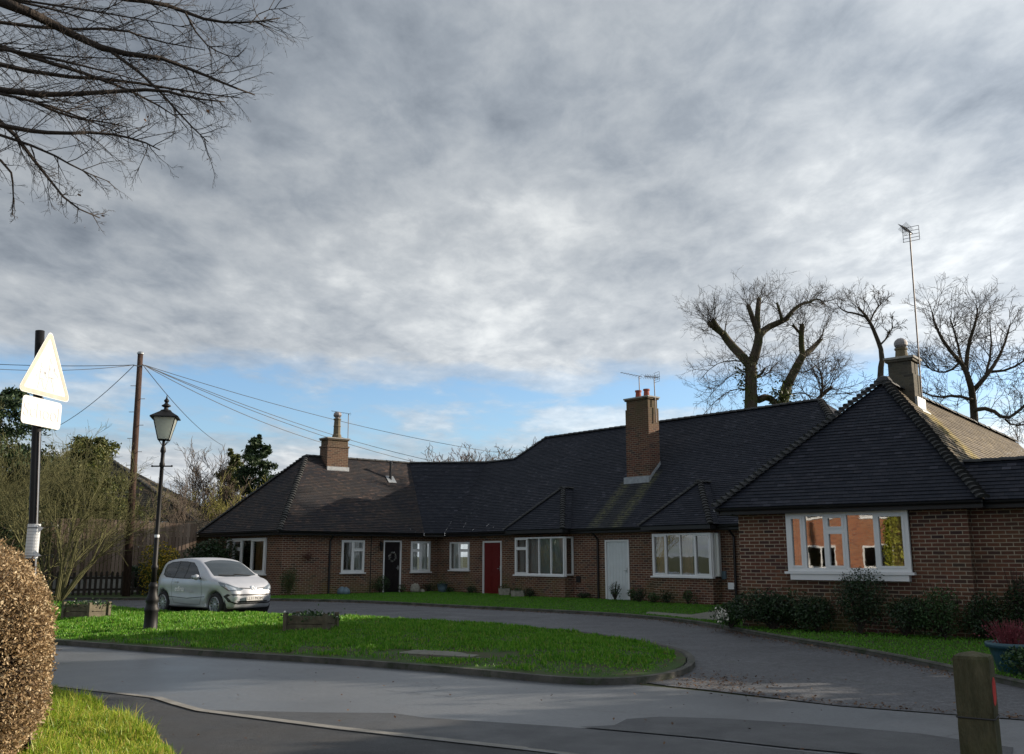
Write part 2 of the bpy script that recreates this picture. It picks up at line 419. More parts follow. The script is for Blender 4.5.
def win(parent, O, d, z0, w, h, cols, name='window', proj=0.0, sill=True, glass='glass', curtains=(), fr=.055, label=None, sash=.035):
    """window in the plane through O along d; outward is to the right-hand side of the viewer outside. cols: (width share, kind)
       kinds: 'p' fixed light, 'c' opening casement, 't' opening fanlight over a light"""
    O = Vector((O[0], O[1], 0)); d = Vector((d[0], d[1], 0)).normalized(); o = Vector((d.y, -d.x, 0))
    up = V3(0, 0, 1); w0 = -.045 + proj
    f = MB(); panes = []
    def bar(u0, u1, v0, v1, dep=.07, base=w0): f.box(O + d * u0 + up * (z0 + v0) + o * base, d * (u1 - u0), o * dep, up * (v1 - v0))
    bar(0, w, 0, fr); bar(0, w, h - fr, h); bar(0, fr, fr, h - fr); bar(w - fr, w, fr, h - fr)
    tot = sum(c[0] for c in cols); inner = w - 2 * fr; u = fr
    for i, (share, kind) in enumerate(cols):
        cw = inner * share / tot; ua, ub = u, u + cw
        if i > 0: bar(ua - fr * .4, ua + fr * .4, fr, h - fr)
        ua2 = ua + (fr * .4 if i else 0); ub2 = ub - (fr * .4 if i < len(cols) - 1 else 0)
        lights = [(fr, h - fr)]
        if kind == 't':
            vm = fr + (h - 2 * fr) * .72; bar(ua2, ub2, vm - fr * .4, vm + fr * .4); lights = [(fr, vm - fr * .4), (vm + fr * .4, h - fr)]
        for li, (va, vb) in enumerate(lights):
            if kind in 'ct':
                s_ = sash
                for q in ((ua2, ub2, va, va + s_), (ua2, ub2, vb - s_, vb), (ua2, ua2 + s_, va + s_, vb - s_), (ub2 - s_, ub2, va + s_, vb - s_)):
                    bar(*q, dep=.05, base=w0 + .03)
                panes.append((ua2 + s_, ub2 - s_, va + s_, vb - s_))
            else: panes.append((ua2, ub2, va, vb))
        u = ub
    fo = f.build(name, M['upvc'], parent)
    if label: fo['label'] = label
    for (a, b, c, e) in panes:
        p = MB(); base = w0 + .030
        q0 = O + d * (a - .004) + up * (z0 + c - .004) + o * base; dx, dz = d * (b - a + .008), up * (e - c + .008); p.poly([q0, q0 + dx, q0 + dx + dz, q0 + dz])
        p.build('pane', M[glass], fo)
    if sill:
        s = MB(); s.box(O - d * .06 + up * (z0 - .05) + o * (-.05 + proj), d * (w + .12), o * .13, up * .048)
        s.build('sill', M['upvc'], fo)
    for (a, b, mt) in curtains:
        cm = MB(); n = max(6, int((b - a) / .03)); base = -.16 + proj
        pts = [O + d * (a + (b - a) * i / n) + o * (base + .018 * math.sin(i * 1.9)) for i in range(n + 1)]
        for i in range(n):
            q0, q1 = pts[i], pts[i + 1]
            cm.poly([q0 + up * (z0 + .02), q1 + up * (z0 + .02), q1 + up * (z0 + h - .02), q0 + up * (z0 + h - .02)])
        cm.build('curtain', M[mt], fo)
    return fo
def door(parent, O, d, z0, w, h, mat, panels='six', label=None, frame='upvc', extras=None):
    O = Vector((O[0], O[1], 0)); d = Vector((d[0], d[1], 0)).normalized(); o = Vector((d.y, -d.x, 0)); up = V3(0, 0, 1)
    f = MB()
    for q in ((0, .06, 0, h), (w - .06, w, 0, h), (.06, w - .06, h - .06, h)):
        f.box(O + d * q[0] + up * (z0 + q[2]) - o * .08, d * (q[1] - q[0]), o * .105, up * (q[3] - q[2]))
    m = MB(); B = O - o * .06; x0, x1, y1 = .062, w - .062, h - .062
    m.box(B + d * x0 + up * z0, d * (x1 - x0), o * .035, up * y1)
    ww = x1 - x0
    if panels == 'six':
        for (a, b) in ((.1, .46), (.54, .9)):
            for (c, e) in ((.05, .36), (.42, .70), (.76, .93)):
                m.box(B + d * (x0 + ww * a) + up * (z0 + y1 * c) + o * .035, d * ww * (b - a), o * .012, up * y1 * (e - c))
                m.box(B + d * (x0 + ww * (a + .05)) + up * (z0 + y1 * (c + .02)) + o * .047, d * ww * (b - a - .1), o * .01, up * y1 * (e - c - .04))
    else:
        k = 7
        for i in range(k): m.box(B + d * (x0 + ww * (i / k) + .004) + up * (z0 + .02) + o * .035, d * (ww / k - .008), o * .009, up * (y1 - .05))
    do = m.build('door', M[mat], parent)
    if label: do['label'] = label
    f.build('door_frame', M[frame], do)
    hd = MB(); hd.tube([B + d * (x1 - .07) + up * (z0 + 1.0) + o * .035, B + d * (x1 - .07) + up * (z0 + 1.0) + o * .09, B + d * (x1 - .18) + up * (z0 + 1.0) + o * .09], .011, 6)
    hd.box(B + d * (x1 - .09) + up * (z0 + .92) + o * .046, d * .04, o * .006, up * .18)
    hd.build('handle', M['metal'], do)
    st = MB(); st.box(O - d * .05 + up * (z0 - .07), d * (w + .1), o * .25, up * .066); st.build('door_step', M['cement'], do)
    return do
def eaves(parent, A, B, ze, over=.35, drop=.10):
    """dark soffit, fascia and gutter below the roof edge running A -> B (plan points of the roof edge)"""
    A = V3(A[0], A[1]); B = V3(B[0], B[1]); d = (B - A).normalized(); inn = Vector((-d.y, d.x, 0)); L = (B - A).length
    f = MB(); f.box(A + V3(0, 0, ze - .13) + inn * .035, d * L, inn * .025, V3(0, 0, .150))
    f.box(A + V3(0, 0, ze - .15) + inn * .035, d * L, inn * (over - .02), V3(0, 0, .018))
    f.build('fascia', M['fascia'], parent)
    g = MB(); n = 2
    c = [(.055 * math.cos(a), .055 * math.sin(a)) for a in [math.pi + math.pi * i / 6 for i in range(7)]]
    for (p, q) in zip(c, c[1:]):
        P = lambda e, s: A + d * e - inn * .022 + inn * s[0] + V3(0, 0, ze - .02 + s[1])
        g.poly([P(0, p), P(L, p), P(L, q), P(0, q)])
    g.build('gutter', M['pipe'], parent)
def drainpipe(parent, P, z0, z1, kick=.3, inn=(0, 1)):
    P = V3(P[0], P[1]); i = Vector((inn[0], inn[1], 0)); m = MB()
    m.tube([P - i * .30 + V3(0, 0, z1), P - i * .30 + V3(0, 0, z1 - .06), P - i * .05 + V3(0, 0, z1 - .28), P - i * .05 + V3(0, 0, z0 + .05)], .038, 8)
    for z in (z0 + .6, z0 + 1.5): m.lathe(P - i * .05 + V3(0, 0, z), [(.05, -.025), (.05, .025)], 8)
    m.build('drainpipe', M['pipe'], parent)

# ---------------------------------------------------------------- plan of the bungalows (metres)
V0 = Vector((-3.2, 40.5, 0)); dD = Vector((.656, -.755, 0)).normalized(); nD = Vector((-dD.y, dD.x, 0))
AB = Vector((-8.79, 36.0, 0)); A0 = Vector((-13.1, 40.6, 0))
dB = (V0 - AB).normalized(); nB = Vector((-dB.y, dB.x, 0))     # inward (away from camera)
dA = (AB - A0).normalized(); nA = Vector((-dA.y, dA.x, 0))
WL = Vector((4.58, 18.93, 0)) * 1.08; WR = Vector((7.92, 16.26, 0)) * 1.08; dW = (WR - WL).normalized(); nW = Vector((-dW.y, dW.x, 0))
ZE, OV = 2.5, .35
def upx(P, d, px, z=1.3):
    """distance along the wall line P + u d at which it crosses image column px"""
    k = (px - 512) / FPX; cp, sp = math.cos(PITCH), math.sin(PITCH)
    # (P.x + u d.x) = k * ((P.y + u d.y) cp + (z-EYE) sp)
    return (k * (P.y * cp + (z - EYE) * sp) - P.x) / (d.x - k * d.y * cp)
def off_pt(P, d, n, u, v, z=0): return P + d * u + n * v + V3(0, 0, z)

M['cowl'] = simple('dull_cowl', (.24, .22, .22), .45, .4, var=.25, nscale=14)
# ================= middle bungalow (long range with the big roof)
mid = thing('brick_bungalow', (3.0, 36.0, 0.0), 'middle brick bungalow with the longest dark tiled roof, red door and white door', 'house')
D = lambda u, v, z=0: off_pt(V0, dD, nD, u, v, z)
LD = 20.3
bay1 = (upx(V0, dD, 524), upx(V0, dD, 573.5)); bay2 = (upx(V0, dD, 662), upx(V0, dD, 721))
w3 = (upx(V0, dD, 450), upx(V0, dD, 469.5)); rd = (upx(V0, dD, 483), upx(V0, dD, 501.8)); wd = (upx(V0, dD, 605.5), upx(V0, dD, 629.5))
mb = MB()
BAYP = .45
ops = [(w3[0], w3[1], .98, 2.12), (rd[0], rd[1], .06, 2.14), (wd[0], wd[1], .06, 2.10), (bay1[0] + .05, bay1[1] - .05, .9, 2.2), (bay2[0] + .05, bay2[1] - .05, .9, 2.2)]
wall_face(mb, D(0, 0), D(LD, 0), 0, 2.42, ops)
wall_face(mb, D(LD, 0), D(LD, 8.3), 0, 2.42); wall_face(mb, D(LD, 8.3), D(3, 8.3), 0, 2.42)
mb.build('wall', M['brick'], mid)
fl = MB(); fl.poly([D(0, .2, .05), D(LD, .2, .05), D(LD, 8.3, .05), D(2, 8.3, .05)]); fl.build('floor', M['inside'], mid)
# inner partition keeps the rooms dark
pt_ = MB(); wall_face(pt_, D(0.2, 3.4), D(LD, 3.4), 0, 2.42); pt_.poly([D(0, .12, 2.41), D(LD, .12, 2.41), D(LD, 3.4, 2.41), D(0, 3.4, 2.41)]); pt_.build('room_wall', M['inside'], mid)
win(mid, D(w3[0], 0), dD, .98, w3[1] - w3[0], 1.14, [(1, 'p'), (1.05, 't')], curtains=[(.05, .4, 'curtain')])
door(mid, D(rd[0], 0), dD, .06, rd[1] - rd[0], 2.08, 'red_door', label='dark red panelled front door')
door(mid, D(wd[0], 0), dD, .06, wd[1] - wd[0], 2.04, 'white_door', panels='boards', label='plain white boarded door')
def bay(parent, P, d, n, u0, u1, proj, z0, zt, cols, glass, curtains, side_l=True):
    """square bay: brick dwarf wall below, window on three sides, small hipped roof"""
    B = lambda u, v, z=0: off_pt(P, d, n, u, v, z)
    m = MB()
    wall_face(m, B(u0, 0), B(u0, -proj), 0, z0 - .05); wall_face(m, B(u0, -proj), B(u1, -proj), 0, z0 - .05); wall_face(m, B(u1, -proj), B(u1, 0), 0, z0 - .05)
    m.poly([B(u0, -proj, z0 - .05), B(u1, -proj, z0 - .05), B(u1, 0, z0 - .05), B(u0, 0, z0 - .05)])
    m.build('bay_wall', M['brick'], parent)
    w = win(parent, B(u0, -proj), d, z0, u1 - u0, zt - z0, cols, name='bay_window', glass=glass, curtains=curtains)
    sd_ = -n
    win_side = win(w, B(u1 - .001, -proj + .03), n, z0, proj - .04, zt - z0, [(1, 'p')], name='side_light', glass=glass, sill=False)
    win(w, B(u0 + .001, -.01), -n, z0, proj - .04, zt - z0, [(1, 'p')], name='side_light', glass=glass, sill=False)
    return w
def flatten_sub(o):
    """panes of a side light would sit four deep: hang them one level up"""
    for q in list(bpy.data.objects):
        if q.parent == o: q.parent = o.parent
wb1 = bay(mid, V0, dD, nD, bay1[0], bay1[1], BAYP, .86, 2.24, [(1, 't'), (1, 'p'), (1, 'p'), (1, 'p')], 'glass_mirror', [(.06, .35, 'curtain'), (.62, 2.55, 'curtain')])  # pale curtains across most panes stand in for the bright reflected sky
wb2 = bay(mid, V0, dD, nD, bay2[0], bay2[1], BAYP, .92, 2.26, [(.9, 'c'), (1, 'p'), (1, 'p'), (1, 'c')], 'glass_mirror', [(.06, .5, 'curtain_orange_glint'), (1.1, 1.5, 'curtain_orange_glint'), (2.2, 2.5, 'curtain')])
for w in (wb1, wb2):
    for q in [x for x in bpy.data.objects if x.parent == w and x.name.startswith('side_light')]: flatten_sub(q)

# roofs: left wing + middle share the same pitch and a softly swept valley
PT = .949
def Eb(u, v, z): return off_pt(AB, dB, nB, u, v, z)
LB = (V0 - AB).length
RB, RD = 3.15, 4.15                        # ridge distance behind the wall
ZB, ZD = ZE + PT * (RB + OV), ZE + PT * (RD + OV)
# plan line intersections
def isect(P, d, Q, e):
    den = d.x * e.y - d.y * e.x; t_ = ((Q.x - P.x) * e.y - (Q.y - P.y) * e.x) / den
    return P + d * t_
def roofline(P, d, n, v): return P + n * v
# swept valley facet: chord direction between dB and dD
dC = (dB + dD).normalized(); nC = Vector((-dC.y, dC.x, 0))
PC = V0 + nC * (-.55)                     # chord in front of the wall corner
def meet(P1_, d1, n1, P2_, d2, n2, v): return isect(P1_ + n1 * v, d1, P2_ + n2 * v, d2)
cB_e = meet(AB, dB, nB, PC, dC, nC, -OV); cD_e = meet(PC, dC, nC, V0, dD, nD, -OV)
cB_r = meet(AB, dB, nB, PC, dC, nC, RB); cD_r = meet(PC, dC, nC, V0, dD, nD, RB)
def Z(p, z): return Vector((p.x, p.y, z))
# middle roof front plane
K = D(1.45, RB, ZB); Mx = D(2.45, RD, ZD); Rx = D(16.1, RD, ZD); Re = D(16.1 + RD + OV, -OV, ZE)
rm = MB()
tiled(rm, [Z(cD_e, ZE), Re, Rx, Mx, K, Z(cD_r, ZB)], seed=11)
ro = rm.build('roof', M['tile_moss'], mid)
rm2 = MB()
Rb = D(16.1 + RD + OV, 2 * RD + OV, ZE); Lb = D(2.45 - RD - OV, 2 * RD + OV, ZE)
tiled(rm2, [Re, Rb, Rx], seed=12); tiled(rm2, [Rb, Lb, Mx, Rx], seed=13)
tiled(rm2, [Z(cB_e, ZE), Z(cD_e, ZE), Z(cD_r, ZB), Z(cB_r, ZB)], seed=14)
tiled(rm2, [K, Mx, D(1.45, 2 * RD - RB, ZB)], seed=15)
q0 = D(1.45, RB, ZB)
tiled(rm2, [D(-3, RB, ZB), K, D(1.45, 2 * RB + OV, ZE), D(-3, 2 * RB + OV, ZE)], seed=16)
rm2.build('rear_roof', M['tile'], mid)
rt = MB(); arch_run(rt, Mx, Rx, .3, .10, 1.05, .02); arch_run(rt, K, Mx, .2, .09, 1.3, .02); arch_run(rt, Re, Rx, .16, .10)
arch_run(rt, Z(cD_r, ZB), K, .3, .09, 1.05, .01); arch_run(rt, Z(cB_r, ZB), Z(cD_r, ZB), .3, .09, 1.05, .01)
rt.build('ridge_tiles', M['bonnet'], mid)
eaves(mid, cD_e, Re, ZE); eaves(mid, cB_e, cD_e, ZE, .8)
# bay roofs
def bay_roof(parent, u0, u1, proj, seed):
    uo = .30; a, b = u0 - uo, u1 + .22; hw = (b - a) / 2; v0 = -(proj + OV - .04); pt = 1.0; z = ZE + .02
    ap = D((a + b) / 2, v0 + hw, z + hw * pt); bk = D((a + b) / 2, v0 + hw + 2.2, z + hw * pt)
    fl_, fr_ = D(a, v0, z), D(b, v0, z); bl, br_ = D(a, v0 + hw + 2.2, z), D(b, v0 + hw + 2.2, z)
    m = MB(); tiled(m, [fl_, fr_, ap], seed=seed); tiled(m, [fr_, br_, bk, ap], seed=seed + 1); tiled(m, [bl, fl_, ap, bk], seed=seed + 2)
    r_ = m.build('bay_roof', M['tile'], parent)
    h = MB(); arch_run(h, fl_, ap, .15, .075); arch_run(h, fr_, ap, .15, .075); arch_run(h, ap - (bk - ap) * .05, bk, .3, .08, 1.05)
    h.build('hip_tiles', M['bonnet'], r_)
    e = MB(); e.box(D(a + .04, v0 + .04, ZE - .12), (b - a - .08) * dD, nD * (proj + .3), V3(0, 0, .12)); e.build('soffit', M['fascia'], r_)
bay_roof(mid, bay1[0], bay1[1], BAYP, 31); bay_roof(mid, bay2[0], bay2[1], BAYP, 41)
# chimney on the front slope
def chimney(parent, P, d, n, u0, u1, v0, v1, zb, zt, mat, corbel=True, slope=None, thing_=True):
    B = lambda u, v, z=0: off_pt(P, d, n, u, v, z)
    m = MB(); m.box(B(u0, v0, zb), d * (u1 - u0), n * (v1 - v0), V3(0, 0, zt - .42 - zb))
    m.box(B(u0 + .03, v0 + .03, zt - .42), d * (u1 - u0 - .06), n * (v1 - v0 - .06), V3(0, 0, .32))
    m.box(B(u0 - .03, v0 - .03, zt - .42), d * (u1 - u0 + .06), n * (v1 - v0 + .06), V3(0, 0, .075)) if not corbel else None
    m.box(B(u0 - .02, v0 - .02, zt - .10), d * (u1 - u0 + .04), n * (v1 - v0 + .04), V3(0, 0, .06))
    c = m.build('chimney', M[mat], parent)
    k = MB(); k.box(B(u0 - .05, v0 - .05, zt - .04), d * (u1 - u0 + .1), n * (v1 - v0 + .1), V3(0, 0, .05)); k.build('chimney_cap', M['cement'], c)
    return c
cu = (upx(V0 + nD * 1.5, dD, 626.5, 5), upx(V0 + nD * 1.5, dD, 649.5, 5))
CT = 7.32
c1 = chimney(mid, V0, dD, nD, cu[0], cu[1], 1.5, 2.08, 3.6, CT, 'brick_chim')
fm = MB(); zb_ = ZE + PT * (1.5 + OV)
fm.box(D(cu[0] - .05, 1.38, zb_ - .11), dD * (cu[1] - cu[0] + .1), nD * .135, V3(0, 0, .24))
for uu in (cu[0] - .025, cu[1] + .002):
    a, b = D(uu, 1.5, zb_ - .06), D(uu, 2.08, zb_ - .06 + PT * .58)
    for (o_, w_) in ((0, .022),):
        fm.poly([a, b, b + V3(0, 0, .2), a + V3(0, 0, .2)][::1]); fm.poly([a + dD * w_, a + dD * w_ + V3(0, 0, .2), b + dD * w_ + V3(0, 0, .2), b + dD * w_])
        fm.poly([a + V3(0, 0, .2), b + V3(0, 0, .2), b + dD * w_ + V3(0, 0, .2), a + dD * w_ + V3(0, 0, .2)])
        fm.poly([a, a + V3(0, 0, .2), a + dD * w_ + V3(0, 0, .2), a + dD * w_])
fm.build('flashing', M['lead'], c1)
for uu in (cu[0] + .42, cu[0] + .82):
    p = MB(); p.lathe(D(uu, 1.78, CT + .0), [(.12, 0), (.115, .05), (.10, .22), (.10, .24), (.125, .25), (.125, .31), (.09, .31), (.09, .2)], 14); p.build('chimney_pot', M['terracotta'], c1)
# moss streaks below this chimney
m_, t_, b_ = M['tile_moss'], None, None
def uv_of(p, n):
    n = n.normalized(); t = Vector((-n.y, n.x, 0)).normalized(); b = n.cross(t); return p.dot(t), p.dot(b)
nrm = (Re - Z(cD_e, ZE)).cross(Rx - Z(cD_e, ZE)).normalized()
nrm = nrm if nrm.z > 0 else -nrm
ua, va = uv_of(D(cu[0] + .05, 1.6, ZE + PT * 1.95), nrm); ub, vb = uv_of(D(cu[1] + .05, 1.9, ZE + PT * 2.25), nrm); _, ve = uv_of(D(cu[0], -.35, ZE), nrm)
ro.data.materials[0] = tile_mat('dark_tile_with_moss_streaks', (.011, .014, .024), (.018, .022, .034), (.030, .031, .042), lich=.5,
    streaks=((ua, .34, ve, va, -.04, .9), (ub, .36, ve, vb, -.04, .95), ((ua + ub) / 2, .5, ve, va, -.04, .15)), streak_col=(.115, .115, .055))
# small vent flue and tie between houses
drainpipe(mid, D(bay2[1] + .55, 0), 0, ZE - .08, inn=(nD.x, nD.y))
drainpipe(mid, D(wd[0] - .32, 0), 0, ZE - .08, inn=(nD.x, nD.y))

# ================= left bungalow (wing with the hipped end)
left = thing('brick_bungalow', (-8.5, 38.5, 0.0), 'left brick bungalow with hipped brown tiled roof and black front door', 'house')
# wall A (end), wall B (front)
LA = (AB - A0).length
bl_u = (upx(A0, dA, 227.5), upx(A0, dA, 266.5))
mb = MB()
wall_face(mb, A0, AB, 0, 2.42, [(bl_u[0], bl_u[1], .86, 2.26)])
w1 = (upx(AB, dB, 341), upx(AB, dB, 364)); bd = (upx(AB, dB, 383), upx(AB, dB, 401)); w2 = (upx(AB, dB, 410.5), upx(AB, dB, 430))
wall_face(mb, AB, V0, 0, 2.42, [(w1[0], w1[1], .90, 2.18), (bd[0], bd[1], .06, 2.18), (w2[0], w2[1], .90, 2.16)])
Rr = A0 + nA * 9.0
wall_face(mb, V0 + nB * 6.3, A0 + nA * 1.0, 0, 2.42); 
mb.build('wall', M['brick'], left)
pt_ = MB(); wall_face(pt_, Eb(2.6, 2.8, 0), Eb(LB - .1, 2.8, 0), 0, 2.42)
pt_.poly([Eb(.1, .12, 2.41), Eb(LB - .1, .12, 2.41), Eb(LB - .1, 6, 2.41), Eb(.1, 6, 2.41)]); wall_face(pt_, Eb(2.6, 6.2, 0), Eb(2.6, 2.8, 0), 0, 2.42)
pt_.poly([Eb(0.1, .1, .05), Eb(LB, .1, .05), Eb(LB, 6, .05), Eb(.1, 6, .05)]); pt_.build('room_wall', M['inside'], left)
win(left, A0 + dA * bl_u[0], dA, .86, bl_u[1] - bl_u[0], 1.40, [(.55, 'p'), (.85, 't'), (1.0, 'p'), (1.2, 'c')], name='wide_window', proj=.06, glass='glass_mirror', fr=.10, curtains=[(.15, 1.2, 'curtain_dark'), (2.2, 3.0, 'curtain_orange_glint')])
win(left, Eb(w1[0], 0, 0), dB, .90, w1[1] - w1[0], 1.28, [(1, 'c'), (1.05, 't')], curtains=[(.6, 1.1, 'curtain')])
door(left, Eb(bd[0], 0, 0), dB, .06, bd[1] - bd[0], 2.12, 'black_door', label='black front door with a white wreath')
win(left, Eb(w2[0], 0, 0), dB, .90, w2[1] - w2[0], 1.26, [(1, 't'), (1, 'c')], curtains=[(.05, .45, 'curtain'), (.6, .95, 'curtain')])
# roof: hip end A, front B
HX = -.20
apexL = Eb(RB - .0 - .75, RB, ZB)                 # hip apex
eAB = isect(AB - nA * OV, dA, AB - nB * OV, dB); eA0 = A0 - nA * OV - dA * OV
rl = MB()
tiled(rl, [Z(eAB, ZE), Z(cB_e, ZE), Z(cB_r, ZB), apexL], seed=21)
tiled(rl, [Z(eA0, ZE), Z(eAB, ZE), apexL], seed=22)
bkL = Eb(-.2, 2 * RB + OV, ZE)
tiled(rl, [Eb(LB + 2.5, RB, ZB), apexL, Eb(-OV, 2 * RB + OV, ZE), Eb(LB + 2.5, 2 * RB + OV, ZE)], seed=23)
rl.build('roof', M['tile_left'], left)
h = MB(); arch_run(h, Z(eAB, ZE), apexL, .16, .09); arch_run(h, Z(eA0, ZE), apexL, .16, .09); arch_run(h, apexL, Z(cB_r, ZB), .3, .09, 1.05, .01)
h.build('hip_tiles', M['bonnet'], left)
eaves(left, eA0, eAB, ZE); eaves(left, eAB, cB_e, ZE)
drainpipe(left, Eb(upx(AB, dB, 329), 0, 0), 0, ZE - .08, inn=(nB.x, nB.y))
tl = MB(); tl.tube([Eb(upx(AB, dB, 370.5), -.015, 0), Eb(upx(AB, dB, 370.5), -.015, 2.4)], .018, 6); tl.build('cable_conduit', M['pipe'], left)
cuB = (upx(AB + nB * 2.55, dB, 327, 5.5), upx(AB + nB * 2.55, dB, 346, 5.5))
CL = 6.62
c2 = chimney(left, AB, dB, nB, cuB[0], cuB[1] + .1, 2.55, 3.25, 4.6, CL, 'brick_left', corbel=False)
cx = Eb((cuB[0] + cuB[1]) / 2 + .15, 2.9, CL)
p = MB(); p.lathe(cx, [(.22, 0), (.20, .15), (.16, .22), (.15, .55), (.17, .55), (.15, .60), (.14, .82), (.17, .84), (.17, .90), (.12, .9)], 12); p.build('chimney_pot', M['buff'], c2)
p = MB(); p.lathe(cx + V3(0, 0, .88), [(.10, 0), (.10, .06), (.16, .10), (.185, .18), (.16, .27), (.08, .33), (.02, .34)], 12); p.build('cowl', M['cowl'], c2)
fm = MB(); zb_ = ZE + PT * (2.55 + OV)
fm.box(Eb(cuB[0] - .02, 2.47, zb_ - .10), dB * (cuB[1] - cuB[0] + .14), nB * .10, V3(0, 0, .20)); fm.build('flashing', M['lead'], c2)
fl_u = upx(AB + nB * 2.2, dB, 390.5, 5)
p = MB(); p.lathe(Eb(fl_u, 2.2, ZE + PT * 2.45), [(.11, 0), (.07, .10), (.055, .1), (.055, .78), (.075, .78), (.075, .9), (.02, .92)], 10)
f_ = p.build('flue', M['pipe'], left)
p = MB(); p.box(Eb(fl_u - .2, 2.0, ZE + PT * 2.35 + .03), dB * .4, (nB + V3(0, 0, PT)) * .32, V3(0, 0, .02)); p.build('flashing', M['lead'], f_)

# ================= right bungalow (forward wing with pyramid front)
right = thing('brick_bungalow', (8.5, 19.5, 0.0), 'nearest brick bungalow at right with steep pyramid roof and five-light window', 'house')
W = lambda u, v, z=0: off_pt(WL, dW, nW, u, v, z)
LW = (WR - WL).length; GZ = .02
ww = (upx(WL, dW, 790.5), upx(WL, dW, 913.5)); wz0, wz1 = 1.24, 2.43; ZEW = 2.575
mb = MB()
wall_face(mb, W(0, 16), W(0, 0), 0, 2.50); wall_face(mb, W(0, 0), W(LW, 0), 0, 2.50, [(ww[0], ww[1], wz0, wz1)]); wall_face(mb, W(LW, 0), W(LW, .28), 0, 2.50)
wall_face(mb, W(LW, .28), W(LW + 5, .28), 0, 2.50); wall_face(mb, W(LW + 5, .28), W(LW + 5, 5), 0, 2.50); wall_face(mb, W(LW + 5, 5), W(LW, 5), 0, 2.50)
wall_face(mb, W(LW, 5), W(LW, 16), 0, 2.50); wall_face(mb, W(LW, 16), W(0, 16), 0, 2.50)
mb.build('wall', M['brick'], right)
pt_ = MB(); wall_face(pt_, W(.1, 3.6), W(LW - .1, 3.6), 0, 2.50); pt_.poly([W(.1, .12, 2.49), W(LW - .1, .12, 2.49), W(LW - .1, 3.6, 2.49), W(.1, 3.6, 2.49)])
pt_.poly([W(.1, .12, .05), W(LW - .1, .12, .05), W(LW - .1, 3.6, .05), W(.1, 3.6, .05)]); pt_.build('room_wall', M['inside'], right)
wo_ = win(right, W(ww[0], 0), dW, wz0, ww[1] - ww[0], wz1 - wz0, [(.52, 'c'), (.75, 'p'), (.72, 't'), (1.0, 'p'), (.95, 'c')], name='wide_window', proj=.10, glass='glass_mirror', fr=.075, sill=True, sash=.045,
          curtains=[(.1, .4, 'curtain_dark'), (2.05, 2.3, 'curtain_orange_glint')])
ap_ = MB(); ap_.box(W(ww[0] + .05, -.15, wz0 - .17), dW * (ww[1] - ww[0] - .1), nW * .15, V3(0, 0, .118)); ap_.build('apron', M['upvc'], wo_)
PW = 1.075; hwW = (LW + 2 * OV) / 2; ZW = ZEW + PW * hwW
ax = .30
apW = W(LW / 2 + ax, hwW - OV, ZW); eL, eR = W(-OV, -OV, ZEW), W(LW + OV, -OV, ZEW); bkW = W(LW / 2 + ax, 17, ZW)
rw = MB(); tiled(rw, [eL, eR, apW], seed=51); rw.build('roof', M['tile'], right)
rw = MB(); tiled(rw, [W(-OV, 17, ZEW), eL, apW, bkW], seed=52); rw.build('rear_roof', M['tile'], right)
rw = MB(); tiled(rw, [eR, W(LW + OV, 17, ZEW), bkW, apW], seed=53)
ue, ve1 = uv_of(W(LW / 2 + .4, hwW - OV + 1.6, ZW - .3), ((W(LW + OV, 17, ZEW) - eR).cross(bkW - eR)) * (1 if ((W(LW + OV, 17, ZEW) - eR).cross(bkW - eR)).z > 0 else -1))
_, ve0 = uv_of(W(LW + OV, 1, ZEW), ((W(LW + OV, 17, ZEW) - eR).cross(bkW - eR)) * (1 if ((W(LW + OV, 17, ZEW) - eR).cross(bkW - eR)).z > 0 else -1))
rw.build('side_roof', tile_mat('sunlit_lichen_tile_band', (.095, .068, .042), (.135, .098, .052), (.18, .135, .07), lichen=(.28, .24, .10), lich=.5,
         streaks=((ue, .75, ve0, ve1, 0, 1.0),), streak_col=(.36, .27, .025)), right)['label'] = 'lichen covered side slope with sunlight painted into its paler tiles and a yellow band'  # base tiles paler than the other slopes, sunlight put into their colour
h = MB(); arch_run(h, eL, apW, .13, .085, 1.7, .045, seed=5); arch_run(h, eR, apW, .13, .085, 1.7, .045, seed=6); arch_run(h, apW, bkW, .3, .10, 1.05, .02)
h.lathe(apW - V3(0, 0, .08), [(.20, 0), (.19, .09), (.13, .18), (.04, .21)], 10)
h.build('hip_tiles', M['bonnet'], right)
eaves(right, eL, eR, ZEW); eaves(right, W(-OV, 17), W(-OV, -OV), ZEW)
# low side range running off to the right
zs = 3.36; vs_ = (zs - ZEW) / PW
rs = MB(); s0, s1 = W(LW + OV - .35, -.07, ZEW), W(LW + 5.3, -.07, ZEW); t0, t1 = W(LW + OV - .35 - vs_ * .6, -.07 + vs_, zs), W(LW + 5.3, -.07 + vs_, zs)
tiled(rs, [W(LW, -.07, ZEW), s1, t1, W(LW - .4, -.07 + vs_, zs)], seed=61); tiled(rs, [t1, W(LW - .4, -.07 + vs_, zs), W(LW - .4, 5.3, zs - .25), W(LW + 5.3, 5.3, zs - .25)], seed=62)
r_ = rs.build('side_range_roof', M['tile'], right)
h = MB(); arch_run(h, W(LW - .1, -.07 + vs_, zs), t1, .3, .08, 1.05, .015); h.build('ridge_tiles', M['bonnet'], r_)
eaves(right, W(LW + .30, -.07), W(LW + 5.3, -.07), ZEW)
ax += 0
cW = isect(apW, nW, Vector((0, 0, 0)), Vector(((911.5 - 512) / FPX, math.cos(PITCH) + .12 * .19, 0)))
cv0 = (cW - W(0, 0)).dot(nW); cu0 = LW / 2 + ax
c3 = chimney(right, WL, dW, nW, cu0 - .27, cu0 + .33, cv0 - .3, cv0 + .3, 4.6, 6.2, 'brick_grey')
